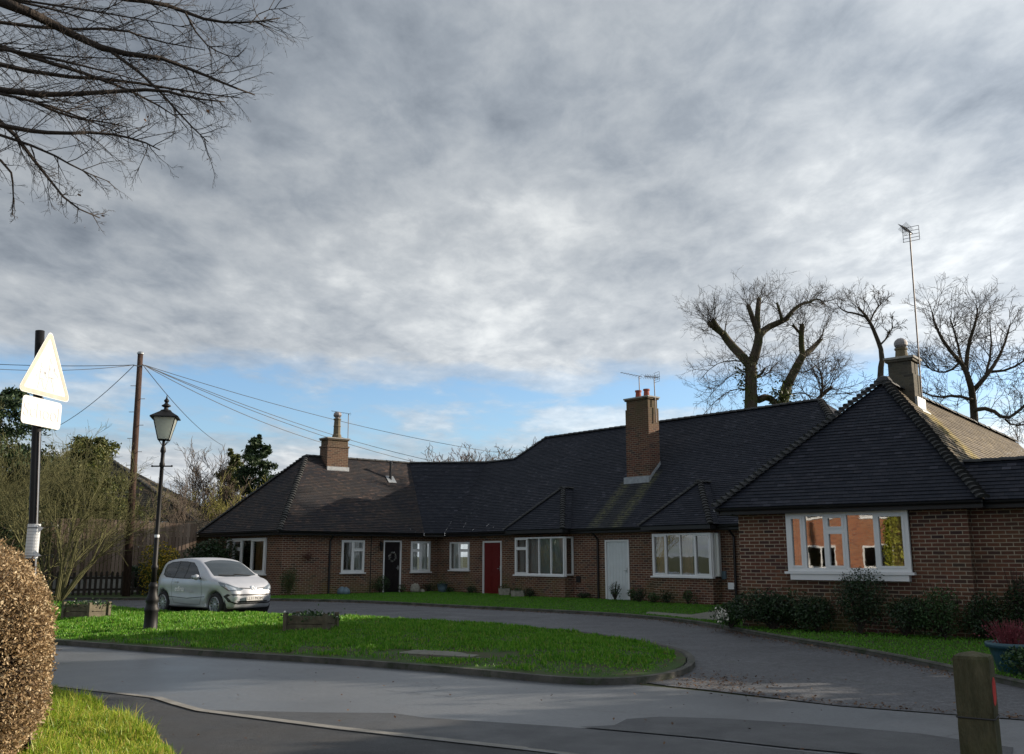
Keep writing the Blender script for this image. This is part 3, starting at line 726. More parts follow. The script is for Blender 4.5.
p = MB(); p.lathe(W(cu0 + .02, cv0, 6.2), [(.17, 0), (.15, .04), (.13, .22), (.15, .23), (.15, .27), (.1, .27)], 14); p.build('chimney_pot', M['buff'], c3)
p = MB(); p.lathe(W(cu0 + .02, cv0, 6.46), [(.08, 0), (.12, .03), (.15, .08), (.155, .14), (.13, .20), (.07, .25), (.02, .26)], 14); p.build('cowl', M['cowl'], c3)
p = MB(); p.box(W(cu0 + .33, cv0 - .34, ZW - PW * .33 - .10), dW * .06, nW * .68, V3(0, 0, .24)); p.box(W(cu0 + .39, cv0 - .34, ZW - PW * .45 + .0), (dW - V3(0, 0, PW)) * .10, nW * .68, V3(0, 0, .03)); p.build('flashing', M['lead'], c3)

# TV aerials
def aerial(name, base, top, kind, label, ang=0, sc=1.0):
    t = thing(name, base, label, 'aerial')
    m = MB(); m.tube([base, top], .018, 6); B_ = Vector(base); mast = m.build('mast', M['mast'], t)
    a = MB(); T = Vector(top); u = V3(math.cos(ang), math.sin(ang)); s = V3(-u.y, u.x); up = V3(0, 0, 1)
    if kind == 'yagi':
        a.tube([T - u * .75 + up * .12, T + u * .12], .010, 5)
        for i in range(7):
            c = T - u * (.7 - .12 * i) + up * (.11 - .02 * i); w = .10 + .012 * i; a.tube([c - s * w, c + s * w], .005, 4)
        for k in (-1, 1): a.tube([T + u * .08 - s * .16 + up * .06 * k, T + u * .08 + s * .16 + up * .06 * k], .005, 4)
    else:
        L = .62 * sc
        a.tube([T - u * L, T + u * .16], .012, 5)
        for i in range(9):
            c = T - u * (L - .07 * i)
            a.tube([c - s * .10 - up * .07, c + s * .10 + up * .07], .006, 4); a.tube([c - s * .10 + up * .07, c + s * .10 - up * .07], .006, 4)
        for k in (-2, -1, 0, 1, 2): a.tube([T + u * (.14 - .02 * abs(k)) - s * .20 + up * .09 * k, T + u * (.14 - .02 * abs(k)) + s * .20 + up * .09 * k], .007, 4)
        for k in (-1, 1): a.tube([T + u * .12 + s * .19 * k - up * .18, T + u * .12 + s * .19 * k + up * .18], .007, 4)
    a.build('antenna', M['aerial'], t)
    return t
M['mast'] = simple('dull_mast', (.16, .13, .12), .6, .1, var=.2); M['aerial'] = simple('aerial_metal', (.16, .16, .17), .45, .6)
aerial('tv_aerial', tuple(D(cu[0] + .18, 2.14, 6.6)), tuple(D(cu[0] + .16, 2.14, 8.25)), 'yagi', 'thin aerial with a plain boom, left of the two on the tall middle chimney', R(15))
aerial('tv_aerial', tuple(D(cu[1] + .06, 1.86, 6.35)), tuple(D(cu[1] + .02, 1.86, 8.05)), 'grid', 'aerial with a boxy grid reflector, on the right side of the tall middle chimney', R(20), .62)
aerial('tv_aerial', tuple(Eb(cuB[1] + .14, 2.7, 6.2)), tuple(Eb(cuB[1] + .12, 2.7, 7.75)), 'yagi', 'small aerial beside the buff pot on the left chimney', R(10))
bs = W(cu0 + .37, cv0 + .1, 5.1)
a3 = aerial('tv_aerial', tuple(bs), (bs.x + .05, bs.y, 9.35), 'grid', 'tallest aerial, on a long leaning pole beside the right chimney', R(52))
# ---------------------------------------------------------------- ground, roads, kerbs
def ground_mat(name, stops, scale, rough=.9, bump=.3, bscale=60, second=None, spec=.3, roughvar=None, cracks=0, grain=.22):
    m, t, b = mat_new(name); tcn = t.nodes.new('ShaderNodeTexCoord'); ob = tcn.outputs['Object']
    col = ramp(t, noise(t, ob, scale, 8, .65), stops)
    fine = ramp(t, noise(t, ob, scale * 60, 3, .7), [(.3, 1 - grain), (.7, 1 + grain)])
    col = mix(t, 1.0, col, fine, 'MULTIPLY')
    if name == 'driveway_gravel': col = mix(t, 1.0, col, ramp(t, noise(t, ob, 9, 6, .85), [(.35, .62), (.5, .95), (.66, 1.5)]), 'MULTIPLY')
    if second:
        col = mix(t, ramp(t, noise(t, ob, second[1], 6, .7, .8), [(second[2], 0.0), (second[2] + .12, second[3])]), col, second[0])
    if cracks:
        vo = t.nodes.new('ShaderNodeTexVoronoi'); vo.feature = 'DISTANCE_TO_EDGE'; vo.inputs['Scale'].default_value = cracks
        wv = t.nodes.new('ShaderNodeVectorMath'); wv.operation = 'MULTIPLY_ADD'; t.links.new(noise(t, ob, 3, 5, .7, 0, 1), wv.inputs[0]); wv.inputs[1].default_value = (.6, .6, 0); t.links.new(ob, wv.inputs[2]); t.links.new(wv.outputs[0], vo.inputs['Vector'])
        ck = math_n(t, 'MULTIPLY', ramp(t, vo.outputs['Distance'], [(0, 1.0), (.008 * cracks, 0.0)]), ramp(t, noise(t, ob, .6, 3, .5), [(.45, 0.0), (.58, .8)]))
        col = mix(t, ck, col, (.018, .018, .018))
    t.links.new(col, b.inputs['Base Color']); b.inputs['Specular IOR Level'].default_value = spec
    if roughvar: t.links.new(ramp(t, noise(t, ob, roughvar[0], 5, .6), [(.35, roughvar[1]), (.65, roughvar[2])]), b.inputs['Roughness'])
    else: b.inputs['Roughness'].default_value = rough
    bn = t.nodes.new('ShaderNodeBump'); bn.inputs['Strength'].default_value = bump; bn.inputs['Distance'].default_value = .01
    t.links.new(noise(t, ob, bscale, 5, .7), bn.inputs['Height']); t.links.new(bn.outputs[0], b.inputs['Normal'])
    return m
M['soil'] = ground_mat('garden_soil', [(.3, (.030, .040, .014)), (.7, (.055, .060, .022))], .5)
M['lawnbase'] = ground_mat('lawn_base', [(.3, (.030, .060, .012)), (.7, (.048, .090, .018))], .8, second=((.060, .045, .028), 1.5, .48, .85))
M['asphalt'] = ground_mat('road_asphalt', [(.3, (.088, .095, .107)), (.7, (.118, .125, .137))], .35, bump=.22, bscale=110, spec=.8, roughvar=(.7, .30, .44), cracks=.28, grain=.26)
M['asphalt_dark'] = ground_mat('dark_asphalt', [(.3, (.030, .031, .034)), (.7, (.052, .053, .056))], 1.2, bump=.8, bscale=90, spec=.4, roughvar=(2, .6, .8), cracks=.8, grain=.5)
M['asphalt_patch'] = ground_mat('patched_asphalt', [(.3, (.052, .055, .060)), (.7, (.078, .081, .087))], 1.5, bump=.8, bscale=90, spec=.45, roughvar=(2, .5, .68), cracks=1.1, grain=.45)
M['drive'] = ground_mat('driveway_gravel', [(.3, (.056, .058, .066)), (.7, (.105, .107, .116))], .6, bump=1.0, bscale=22, second=((.035, .045, .018), .9, .60, .8), spec=.45, roughvar=(1.2, .5, .75), cracks=.5, grain=.35)
M['kerb'] = ground_mat('kerb_stone', [(.3, (.045, .045, .042)), (.7, (.13, .125, .11))], 2.5, bump=.5, second=((.025, .04, .015), 3, .5, .7))
M['line'] = ground_mat('pale_channel', [(.3, (.16, .155, .145)), (.7, (.27, .26, .24))], 3, bump=.3)
M['paving'] = ground_mat('paving_slab', [(.3, (.13, .13, .11)), (.7, (.22, .21, .18))], 3, bump=.3, second=((.05, .07, .02), 3, .55, .6))
def sheet(name, pts, z, mat, kind='structure'):
    m = MB(); m.poly([(p[0], p[1], z) for p in pts]); o = m.build(name, mat); o['kind'] = kind; return o
sheet('ground', [(-1500, -1500), (1500, -1500), (1500, 1500), (-1500, 1500)], -.004, M['soil'])
# outlines on the ground (metres)
island = [(-30, 28.5), (-16, 21.6), (-8.47, 17.4), (-4.98, 15.32), (-2.54, 14.15), (-.6, 12.95), (.57, 12.05), (1.1, 11.85), (1.6, 12.05), (2.05, 12.55), (2.42, 13.4), (2.62, 14.5),
          (2.60, 15.6), (2.2, 17.0), (1.44, 18.66), (.4, 20.1), (-.69, 21.25), (-2.4, 22.5), (-4.24, 23.5), (-6.32, 24.4), (-8.3, 25.0), (-10.8, 27.0), (-12.6, 29.2), (-15.05, 30.9), (-30, 36)]
verge_k = [(-40, 37.5), (-15, 33.9), (-11, 33.8), (-8.38, 33.35), (-5.56, 32.3), (-3.9, 31.0), (-2.32, 29.47), (.09, 27.34), (2.27, 25.4), (3.35, 24.0), (4.3, 21.86), (4.83, 18.66), (5.30, 16.8), (5.72, 15.0), (5.95, 12.9), (6.05, 11.4), (6.25, 10.0), (7.6, 8.4), (13, 5.0), (40, -8)]
def smooth_line(P, it=2, closed=False):
    P = [Vector((p[0], p[1], 0)) for p in P]
    for _ in range(it):
        Q = [] if closed else [P[0]]
        rng_ = range(len(P)) if closed else range(len(P) - 1)
        for i in rng_:
            a, b = P[i], P[(i + 1) % len(P)]; Q += [a * .75 + b * .25, a * .25 + b * .75]
        if not closed: Q.append(P[-1])
        P = Q
    return P
isl = smooth_line(island, 1, True); vk = smooth_line(verge_k, 2)
# main road: a broad band, and the drive and lawns laid on it
sheet('road', [(-60, 44), (-60, 30), (-5.95, 11.9), (-3.91, 10.75), (-3.16, 9.85), (-1.56, 8.85), (.11, 7.95), (5, 5.2), (30, -9), (50, -8), (30, 1.2), (5.6, 8.9), (3.43, 10.15), (2.21, 11.3), (0, 13), (-9, 19)], .004, M['asphalt'])
sheet('driveway', [(-40, 31), (-17, 26), (-4, 20), (1.2, 12.6), (1.9, 11.7), (2.30, 11.35), (3.43, 10.2), (5.6, 8.95), (9, 7.0), (9, 12), (8, 30), (0, 36), (-12, 38), (-40, 40)], .008, M['drive'])
sheet('pavement', [(-5.9, 11.9), (-3.9, 10.66), (-3.16, 9.79), (-1.56, 8.80), (.11, 7.88), (5, 5.1), (30, -9.3), (30, -30), (-14, -30), (-14, 17)], .010, M['asphalt_dark'])
# strip of older asphalt along the near edge of the road, and a patch
sheet('road_strip', [(-3.1, 9.90), (-1.9, 9.75), (-1.2, 9.72), (-.85, 9.45), (.5, 8.95), (1.6, 8.35), (2.2, 7.95), (5.6, 5.9), (5.0, 5.3), (.12, 8.02), (-1.54, 8.92)], .010, M['asphalt_patch'])
sheet('road_patch', [(.62, 8.93), (.95, 9.02), (1.10, 9.35), (1.45, 9.48), (2.0, 9.38), (2.7, 9.12), (3.6, 8.6), (4.1, 8.0), (3.7, 7.3), (2.3, 7.98), (1.62, 8.42)], .014, M['asphalt_patch'])
def strip_mesh(mb, P, w, z0, z1, closed=False, side=1):
    """kerb of width w with its outer foot on the line P (list of vectors)"""
    n = len(P)
    def nr(i):
        a = P[(i - 1) % n] if closed or i else P[0]; b = P[(i + 1) % n] if closed or i < n - 1 else P[-1]
        d = (b - a).normalized(); return Vector((-d.y, d.x, 0)) * side
    sec = [(0, z0), (.015, z1 - .02), (.035, z1), (w, z1), (w, z0)]
    rings = [[P[i] + nr(i) * s + V3(0, 0, z) for s, z in sec] for i in range(n)]
    for i in range(n if closed else n - 1):
        a, b = rings[i], rings[(i + 1) % n]
        for j in range(len(sec) - 1): mb.poly([a[j], b[j], b[j + 1], a[j + 1]])
def resample(P, step, closed=False):
    out = []; n = len(P)
    for i in range(n if closed else n - 1):
        a, b = P[i], P[(i + 1) % n]; k = max(1, int((b - a).length / step))
        out += [a.lerp(b, j / k) for j in range(k)]
    if not closed: out.append(P[-1])
    return out
kb = MB(); strip_mesh(kb, resample(isl, .45, True), .13, -.02, .085, True, -1)
o = kb.build('kerb', M['kerb']); o['kind'] = 'structure'
kb = MB(); strip_mesh(kb, resample(vk, .45), .10, -.02, .09, False, 1)
o = kb.build('kerb', M['kerb']); o['kind'] = 'structure'
# pale channel line at the near edge of the road
def band(name, P, w, z, mat):
    m = MB(); P = [Vector((p[0], p[1], 0)) for p in P]
    for i in range(len(P) - 1):
        def nr(j):
            a = P[max(j - 1, 0)]; b = P[min(j + 1, len(P) - 1)]; d = (b - a).normalized(); return Vector((-d.y, d.x, 0)) * w / 2
        m.poly([P[i] - nr(i) + V3(0, 0, z), P[i + 1] - nr(i + 1) + V3(0, 0, z), P[i + 1] + nr(i + 1) + V3(0, 0, z), P[i] + nr(i) + V3(0, 0, z)])
    o = m.build(name, mat); o['kind'] = 'structure'; return o
band('gutter_line', [(-9, 13.7), (-5.85, 11.86), (-3.93, 10.70)], .08, .018, M['line'])
band('gutter_line', [(-3.93, 10.70), (-3.55, 10.25), (-3.16, 9.83), (-1.56, 8.84), (.11, 7.93)], .10, .022, M['line'])
band('gutter_line', [(.11, 7.93), (.8, 7.53), (3, 6.3)], .05, .022, M['line'])
# island and verge surfaces: gently mounded turf
def poly_area_mesh(name, outline, mat, zf, step=.6, clip=None):
    pts = [(p.x, p.y) for p in outline]
    xs = [p[0] for p in pts]; ys = [p[1] for p in pts]
    rng = random.Random(5); inner = []
    x0, x1, y0, y1 = clip or (min(xs), max(xs), min(ys), max(ys))
    def inside(x, y):
        c = False; j = len(pts) - 1
        for i in range(len(pts)):
            xi, yi = pts[i]; xj, yj = pts[j]
            if (yi > y) != (yj > y) and x < (xj - xi) * (y - yi) / (yj - yi) + xi: c = not c
            j = i
        return c
    x = x0
    while x < x1:
        y = y0
        while y < y1:
            a, b = x + rng.uniform(-.15, .15), y + rng.uniform(-.15, .15)
            if inside(a, b) and min((a - p[0]) ** 2 + (b - p[1]) ** 2 for p in pts) > (step * .4) ** 2: inner.append((a, b))
            y += step
        x += step
    vs = [Vector(p) for p in pts + inner]; n = len(pts)
    r = delaunay_2d_cdt(vs, [(i, (i + 1) % n) for i in range(n)], [], 1, 1e-5)
    m = MB(); m.v = [(v.x, v.y, zf(v.x, v.y)) for v in r[0]]; m.f = [tuple(f) for f in r[2]]
    o = m.build(name, mat, smooth=True); return o, inside
def dist_line(x, y, P):
    """vectorised distance of points to polyline"""
    x = np.asarray(x, dtype=float); y = np.asarray(y, dtype=float); best = np.full(x.shape, 1e9)
    for a, b in zip(P, P[1:]):
        dx, dy = b.x - a.x, b.y - a.y; L2 = dx * dx + dy * dy + 1e-12
        t = np.clip(((x - a.x) * dx + (y - a.y) * dy) / L2, 0, 1)
        best = np.minimum(best, np.hypot(x - a.x - t * dx, y - a.y - t * dy))
    return best
def hump(x, y):
    return .03 * np.sin(x * 1.3 + .5) * np.cos(y * .9) + .02 * np.sin(x * 3.1 + y * 2.3)
islc = isl + [isl[0]]
def z_isl(x, y):
    d = dist_line([x], [y], islc)[0]; return float(.075 + .10 * (1 - math.exp(-max(0, d - .13) / 1.6)) + hump(x, y) * min(1, d / 1.5) * .6)
def zv_isl(x, y):
    d = dist_line(x, y, islc); return .075 + .10 * (1 - np.exp(-np.maximum(0, d - .13) / 1.6)) + hump(x, y) * np.minimum(1, d / 1.5) * .6
isl_o, in_isl = poly_area_mesh('island', isl, M['lawnbase'], z_isl, .7, (-18, 3, 11, 32)); isl_o['kind'] = 'structure'
verge_out = vk + [Vector((60, 90, 0)), Vector((-60, 90, 0))]
def z_ver(x, y): return .07
sheet('verge', [(p.x, p.y) for p in verge_out], .07, M['lawnbase'])
# near-left verge
near_poly = [Vector((p[0], p[1], 0)) for p in [(-5.75, 11.55), (-5.3, 11.15), (-4.55, 10.35), (-3.75, 9.35), (-3.15, 8.5), (-2.75, 7.85), (-2.35, 7.0), (-2.1, 5.5), (-2.0, 3), (-14, 3), (-14, 15.5)]]
def z_near(x, y): return .05
nv, in_near = poly_area_mesh('near_verge', near_poly, M['lawnbase'], lambda x, y: float(.02 + .04 * min(1, dist_line([x], [y], near_poly + [near_poly[0]])[0])), .6); nv['kind'] = 'structure'
# paved path to the doors and slab on the island
sheet('path', [(3.45, 24.9), (4.65, 22.3), (4.95, 22.35), (6.6, 25.9), (7.6, 27.7), (7.1, 28.3), (6.0, 26.9), (4.6, 24.4), (3.7, 25.7)], .078, M['paving'])
zs_l = z_isl(-1.0, 14.3); m = MB(); m.box((-1.75, 14.50, zs_l - .05), (1.15, -.57, 0), (.30, .52, 0), (0, 0, .068)); m.box((-.52, 13.92, zs_l - .05), (.55, -.24, 0), (.20, .40, 0), (0, 0, .058))
tag(m.build('concrete_slab', M['paving'], loc=(-1, 14.2, .1)), 'pale concrete slab sunk in the island grass near the kerb', 'slab')

# ---------------------------------------------------------------- grass and leaves
rs_ = np.random.RandomState(7)
def poly_mask(x, y, P):
    c = np.zeros(x.shape, bool); j = len(P) - 1
    for i in range(len(P)):
        xi, yi, xj, yj = P[i].x, P[i].y, P[j].x, P[j].y
        if yi != yj: c ^= ((yi > y) != (yj > y)) & (x < (xj - xi) * (y - yi) / (yj - yi) + xi)
        j = i
    return c
def blades(name, x, y, z, h, w, mat, lean=.5, label=None):
    n = len(x); a = rs_.uniform(0, 2 * np.pi, n); l = rs_.uniform(.1, 1, n) * lean * h; b = rs_.uniform(0, 2 * np.pi, n)
    P = np.zeros((n, 4, 3)); cx, sx = np.cos(a) * w / 2, np.sin(a) * w / 2
    P[:, 0] = np.stack([x, y, z], 1)
    mx, my = x + np.cos(b) * l * .3, y + np.sin(b) * l * .3
    tx, ty = x + np.cos(b) * l, y + np.sin(b) * l
    P[:, 1] = np.stack([mx + cx, my + sx, z + h * .5], 1); P[:, 3] = np.stack([mx - cx, my - sx, z + h * .5], 1); P[:, 2] = np.stack([tx, ty, z + h * np.sqrt(np.maximum(.15, 1 - (l / h) ** 2))], 1)
    o = npmesh(name, P.reshape(-1, 3), 4, mat); o['kind'] = 'stuff'
    if label: o['label'] = label; o['category'] = 'grass'
    return o
def vnoise(x, y, s, seed=0):
    r = np.random.RandomState(seed); G_ = r.rand(64, 64)
    u, v = x * s + 100, y * s + 100; i, j = np.floor(u).astype(int), np.floor(v).astype(int); fu, fv = u - i, v - j
    fu = fu * fu * (3 - 2 * fu); fv = fv * fv * (3 - 2 * fv)
    g = lambda a, b: G_[a % 64, b % 64]
    return (g(i, j) * (1 - fu) + g(i + 1, j) * fu) * (1 - fv) + (g(i, j + 1) * (1 - fu) + g(i + 1, j + 1) * fu) * fv
M['blade'] = leaf_mat('grass_blade', [(0, (.055, .17, .012)), (.5, (.10, .28, .016)), (.85, (.17, .35, .03)), (1, (.26, .30, .07))], .5, .3)
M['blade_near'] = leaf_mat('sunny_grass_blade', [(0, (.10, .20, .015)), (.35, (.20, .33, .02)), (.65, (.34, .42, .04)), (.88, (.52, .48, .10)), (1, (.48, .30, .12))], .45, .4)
M['blade_lawn'] = leaf_mat('mown_grass_blade', [(0, (.055, .18, .012)), (.6, (.095, .27, .018)), (1, (.15, .31, .03))], .5, .25)
# island
n = 420000; x = rs_.uniform(-15.5, 2.7, n); y = rs_.uniform(11.8, 31, n)
ok = poly_mask(x, y, isl); x, y = x[ok], y[ok]
d = dist_line(x, y, islc); keep = (d > .14) & (rs_.rand(len(x)) < np.clip((26 / np.maximum(y, 12)) ** 1.0, .4, 1.4) * .9)
x, y, d = x[keep], y[keep], d[keep]
hh = (.022 + .050 * vnoise(x, y, 1.6, 1) ** 1.5 + .04 * (vnoise(x, y, 5, 2) > .62)) * rs_.uniform(.6, 1.3, len(x)); bare = vnoise(x, y, 1.1, 3) > .80
front = (d < .9) & (y < 17) & (vnoise(x, y, 2.2, 4) > .45); kk = ~(front & (rs_.rand(len(x)) < .75)) & ~(bare & (rs_.rand(len(x)) < .5))
x, y, hh = x[kk], y[kk], hh[kk]
slab = (np.abs((x + 1.0) * .894 - (y - 14.3) * -.447 * -1) < 1.1) & (np.abs((x + 1.0) * .42 + (y - 14.32) * .9) < .33) & (x < .4)
x, y, hh = x[~slab], y[~slab], hh[~slab]
blades('grass', x, y, zv_isl(x, y) - .005, hh, .020, M['blade'], label='rough bright green grass on the road island')
# verge lawn in front of the houses
n = 330000; x = rs_.uniform(-14, 9.5, n); y = rs_.uniform(10, 41, n)
ok = poly_mask(x, y, verge_out) & (dist_line(x, y, vk) > .11) & (rs_.rand(n) < 1.0)
# keep to the front of the walls
def front_of(x, y, P, d_): nn = Vector((-d_.y, d_.x, 0)); return ((x - P.x) * nn.x + (y - P.y) * nn.y) < -.03
f1 = front_of(x, y, V0, dD) | (x < V0.x); f2 = front_of(x, y, AB, dB) | (x > V0.x) ; f3 = front_of(x, y, A0, dA) | (x > AB.x)
f4 = front_of(x, y, WL, dW) | (((x - WL.x) * dW.x + (y - WL.y) * dW.y) < -.05)
path_ = [Vector((p[0], p[1], 0)) for p in [(3.45, 24.9), (4.65, 22.3), (4.95, 22.35), (6.6, 25.9), (7.6, 27.7), (7.1, 28.3), (6.0, 26.9), (4.6, 24.4), (3.7, 25.7)]]
ok &= f1 & f2 & f3 & f4 & ~poly_mask(x, y, path_)
x, y = x[ok], y[ok]
blades('grass', x, y, np.full(x.shape, .068), rs_.uniform(.02, .05, len(x)), .020, M['blade_lawn'], label='short mown lawn in front of the bungalows')
# near sunny verge
n = 300000; x = rs_.uniform(-6.2, -2.3, n); y = rs_.uniform(6.3, 11.7, n); ok = poly_mask(x, y, near_poly); x, y = x[ok], y[ok]
d = dist_line(x, y, near_poly)
hh = (.03 + .075 * vnoise(x, y, 2.5, 8)) * rs_.uniform(.5, 1.4, len(x))
blades('grass', x, y, .02 + .04 * np.minimum(1, d) - .005, hh * np.where(rs_.rand(len(x)) < .06, 1.8, 1.0), .0075, M['blade_near'], lean=1.0, label='sunlit yellow-green grass below the hedge')
# fallen leaves
def quads(name, Cn, size, mat, parent=None, flat=0.0, aspect=.6, loc=(0, 0, 0)):
    n = len(Cn); nrm_ = rs_.normal(size=(n, 3)); 
    if flat: nrm_[:, 2] = np.abs(nrm_[:, 2]) + flat
    nrm_ /= np.linalg.norm(nrm_, axis=1)[:, None]
    r = rs_.normal(size=(n, 3)); u = np.cross(nrm_, r); u /= np.linalg.norm(u, axis=1)[:, None]; v = np.cross(nrm_, u)
    s = (size * rs_.uniform(.6, 1.35, n))[:, None]
    P = np.stack([Cn - u * s * .5, Cn + v * s * .5 * aspect, Cn + u * s * .5, Cn - v * s * .5 * aspect], 1)
    return npmesh(name, P.reshape(-1, 3), 4, mat, parent, loc)
M['litter'] = leaf_mat('fallen_leaf', [(0, (.045, .022, .012)), (.5, (.10, .05, .022)), (1, (.20, .11, .05))], .7, .1)
def along(P, n, spread, side=1):
    P = resample(P, .3); i = rs_.randint(0, len(P) - 1, n); out = []
    a = np.array([[p.x, p.y] for p in P]); t = rs_.rand(n)[:, None]; q = a[i] * (1 - t) + a[i + 1] * t
    d = a[i + 1] - a[i]; d /= np.linalg.norm(d, axis=1)[:, None]; nn = np.stack([d[:, 1], -d[:, 0]], 1) * side
    o_ = np.abs(rs_.normal(0, spread, n))[:, None]; return q + nn * o_
q1 = along(vk[6:60], 5000, .22); q2 = along([p for p in isl if p.y < 24 and p.x > -6], 2600, .12, -1)
q3 = np.stack([rs_.normal(2.6, .35, 500), rs_.normal(12.0, .5, 500)], 1)
q4 = along([Vector((p[0], p[1], 0)) for p in [(1.9, 11.7), (2.3, 11.35), (3.43, 10.2), (5.6, 8.95)]], 500, .16, -1)
q = np.concatenate([q1, q2, q3, q4]); Q3 = np.concatenate([q, rs_.uniform(.012, .03, (len(q), 1))], 1)
inis = poly_mask(Q3[:, 0], Q3[:, 1], isl); Q3 = Q3[~inis]
xi, yi = rs_.uniform(-8, 2.4, 1500), rs_.uniform(12, 25, 1500); ki = poly_mask(xi, yi, isl) & (vnoise(xi, yi, .7, 9) > .45); xi, yi = xi[ki], yi[ki]
Q3 = np.concatenate([Q3, np.stack([xi, yi, zv_isl(xi, yi) + .03], 1)])
xr, yr = rs_.uniform(-5, 6, 260), rs_.uniform(7.5, 20, 260); Q3 = np.concatenate([Q3, np.stack([xr, yr, np.full(260, .03)], 1)])
o = quads('fallen_leaves', Q3, .034, M['litter'], flat=2.5); o['kind'] = 'stuff'; o['label'] = 'brown fallen leaves gathered along the kerbs'; o['category'] = 'leaves'
# ---------------------------------------------------------------- trees and shrubs
def at(px, py, Y):
    """the point seen at pixel (px, py) that stands Y metres in front of the camera"""
    a, b = px - 512, 377 - py; cp, sp = math.cos(PITCH), math.sin(PITCH)
    d = Vector((a, FPX * cp - b * sp, FPX * sp + b * cp)); return d * (Y / d.y) + V3(0, 0, EYE)
def bark_mat(name, c1, c2, moss=None):
    m, t, b = mat_new(name); tcn = t.nodes.new('ShaderNodeTexCoord'); ob = tcn.outputs['Object']
    mpn = t.nodes.new('ShaderNodeMapping'); mpn.inputs['Scale'].default_value = (1, 1, .25); t.links.new(ob, mpn.inputs[0])
    col = ramp(t, noise(t, mpn.outputs[0], 14, 6, .7), [(.3, c1), (.7, c2)])
    if moss: col = mix(t, ramp(t, noise(t, ob, 1.5, 5, .6), [(.45, 0.0), (.62, .85)]), col, moss)
    t.links.new(col, b.inputs['Base Color']); b.inputs['Roughness'].default_value = .9; b.inputs['Specular IOR Level'].default_value = .2
    bn = t.nodes.new('ShaderNodeBump'); bn.inputs['Strength'].default_value = .6; bn.inputs['Distance'].default_value = .03
    t.links.new(noise(t, mpn.outputs[0], 30, 4, .7), bn.inputs['Height']); t.links.new(bn.outputs[0], b.inputs['Normal'])
    return m
M['bark'] = bark_mat('grey_brown_bark', (.032, .026, .021), (.080, .064, .048))
M['bark_ivy'] = bark_mat('mossy_bark', (.045, .036, .028), (.11, .088, .066), (.06, .07, .02))
M['twig'] = bark_mat('brown_twigs', (.060, .048, .038), (.13, .10, .078))
M['twig_dark'] = bark_mat('dark_twigs', (.022, .018, .016), (.06, .048, .040))
M['twig_olive'] = bark_mat('olive_twigs', (.050, .052, .026), (.135, .13, .055))
M['twig_green'] = bark_mat('yellow_green_twigs', (.10, .10, .03), (.22, .20, .06))
def grow(mb, p, d, L, r, depth, rng, nchild, ratio=(.5, .75), ang=(25, 55), wander=.12, up=.0, segs=5, k=None, start=.25, rmin=.006, kink=0.0):
    p = Vector(p); d = Vector(d).normalized(); pts = [p.copy()]; rad = [r]; sl = L / segs; dirs = [d.copy()]
    for i in range(segs):
        d = (d + Vector((rng.gauss(0, 1), rng.gauss(0, 1), rng.gauss(0, 1))) * wander + V3(0, 0, up)).normalized()
        p = p + d * sl; pts.append(p.copy()); rad.append(max(rmin * .7, r * (1 - .75 * (i + 1) / segs))); dirs.append(d.copy())
    kk = k or (7 if r > .12 else 5 if r > .04 else 3)
    mb.tube(pts, rad, kk, cap=kk > 3)
    if depth <= 0: return pts
    n = nchild[min(len(nchild) - 1, depth - 1)]
    for j in range(n):
        f = start + (1 - start) * (j + rng.random()) / n; q = min(segs - 1, int(f * segs)); w = f * segs - q
        P_ = pts[q].lerp(pts[q + 1], min(1, w)); D_ = dirs[min(q + 1, segs)]
        s = D_.orthogonal().normalized(); s = (Matrix.Rotation(rng.uniform(0, 2 * math.pi), 3, D_) @ s)
        a = R(rng.uniform(*ang)); nd = (D_ * math.cos(a) + s * math.sin(a))
        grow(mb, P_, nd, L * rng.uniform(*ratio) * (1 - .35 * f), max(rmin, rad[q] * rng.uniform(.45, .65)), depth - 1, rng, nchild, ratio, ang, wander, up, segs, None, start, rmin)
    return pts
def limb(mb, pxs, Y, r0, r1, yspread=0, rng=None, k=7):
    pts = [at(x, y, Y + (rng.uniform(-yspread, yspread) if rng and i else 0)) for i, (x, y) in enumerate(pxs)]
    n = len(pts); rr = [r0 + (r1 - r0) * i / (n - 1) for i in range(n)]
    # soften the polyline
    P2, R2 = [pts[0]], [rr[0]]
    for i in range(n - 1):
        P2 += [pts[i].lerp(pts[i + 1], .3), pts[i].lerp(pts[i + 1], .7)]; R2 += [rr[i] * .7 + rr[i + 1] * .3, rr[i] * .3 + rr[i + 1] * .7]
    P2.append(pts[-1]); R2.append(rr[-1]); mb.tube(P2, R2, k); return P2, R2
def sprigs(mb, P2, rng, n, L, r, nchild, depth=1, up=.06, f0=.2, ang=(30, 80), wander=.2, rmin=.012):
    for j in range(n):
        f = f0 + (1 - f0) * rng.random(); q = f * (len(P2) - 1); i = min(len(P2) - 2, int(q)); p = P2[i].lerp(P2[i + 1], q - i)
        D_ = (P2[i + 1] - P2[i]).normalized(); s = Matrix.Rotation(rng.uniform(0, 6.28), 3, D_) @ D_.orthogonal().normalized(); a = R(rng.uniform(*ang))
        grow(mb, p, D_ * math.cos(a) + s * math.sin(a) + V3(0, 0, .25), L * rng.uniform(.5, 1.15), r, depth, rng, nchild, (.4, .75), (20, 55), wander, up, 4, 3, .15, rmin)

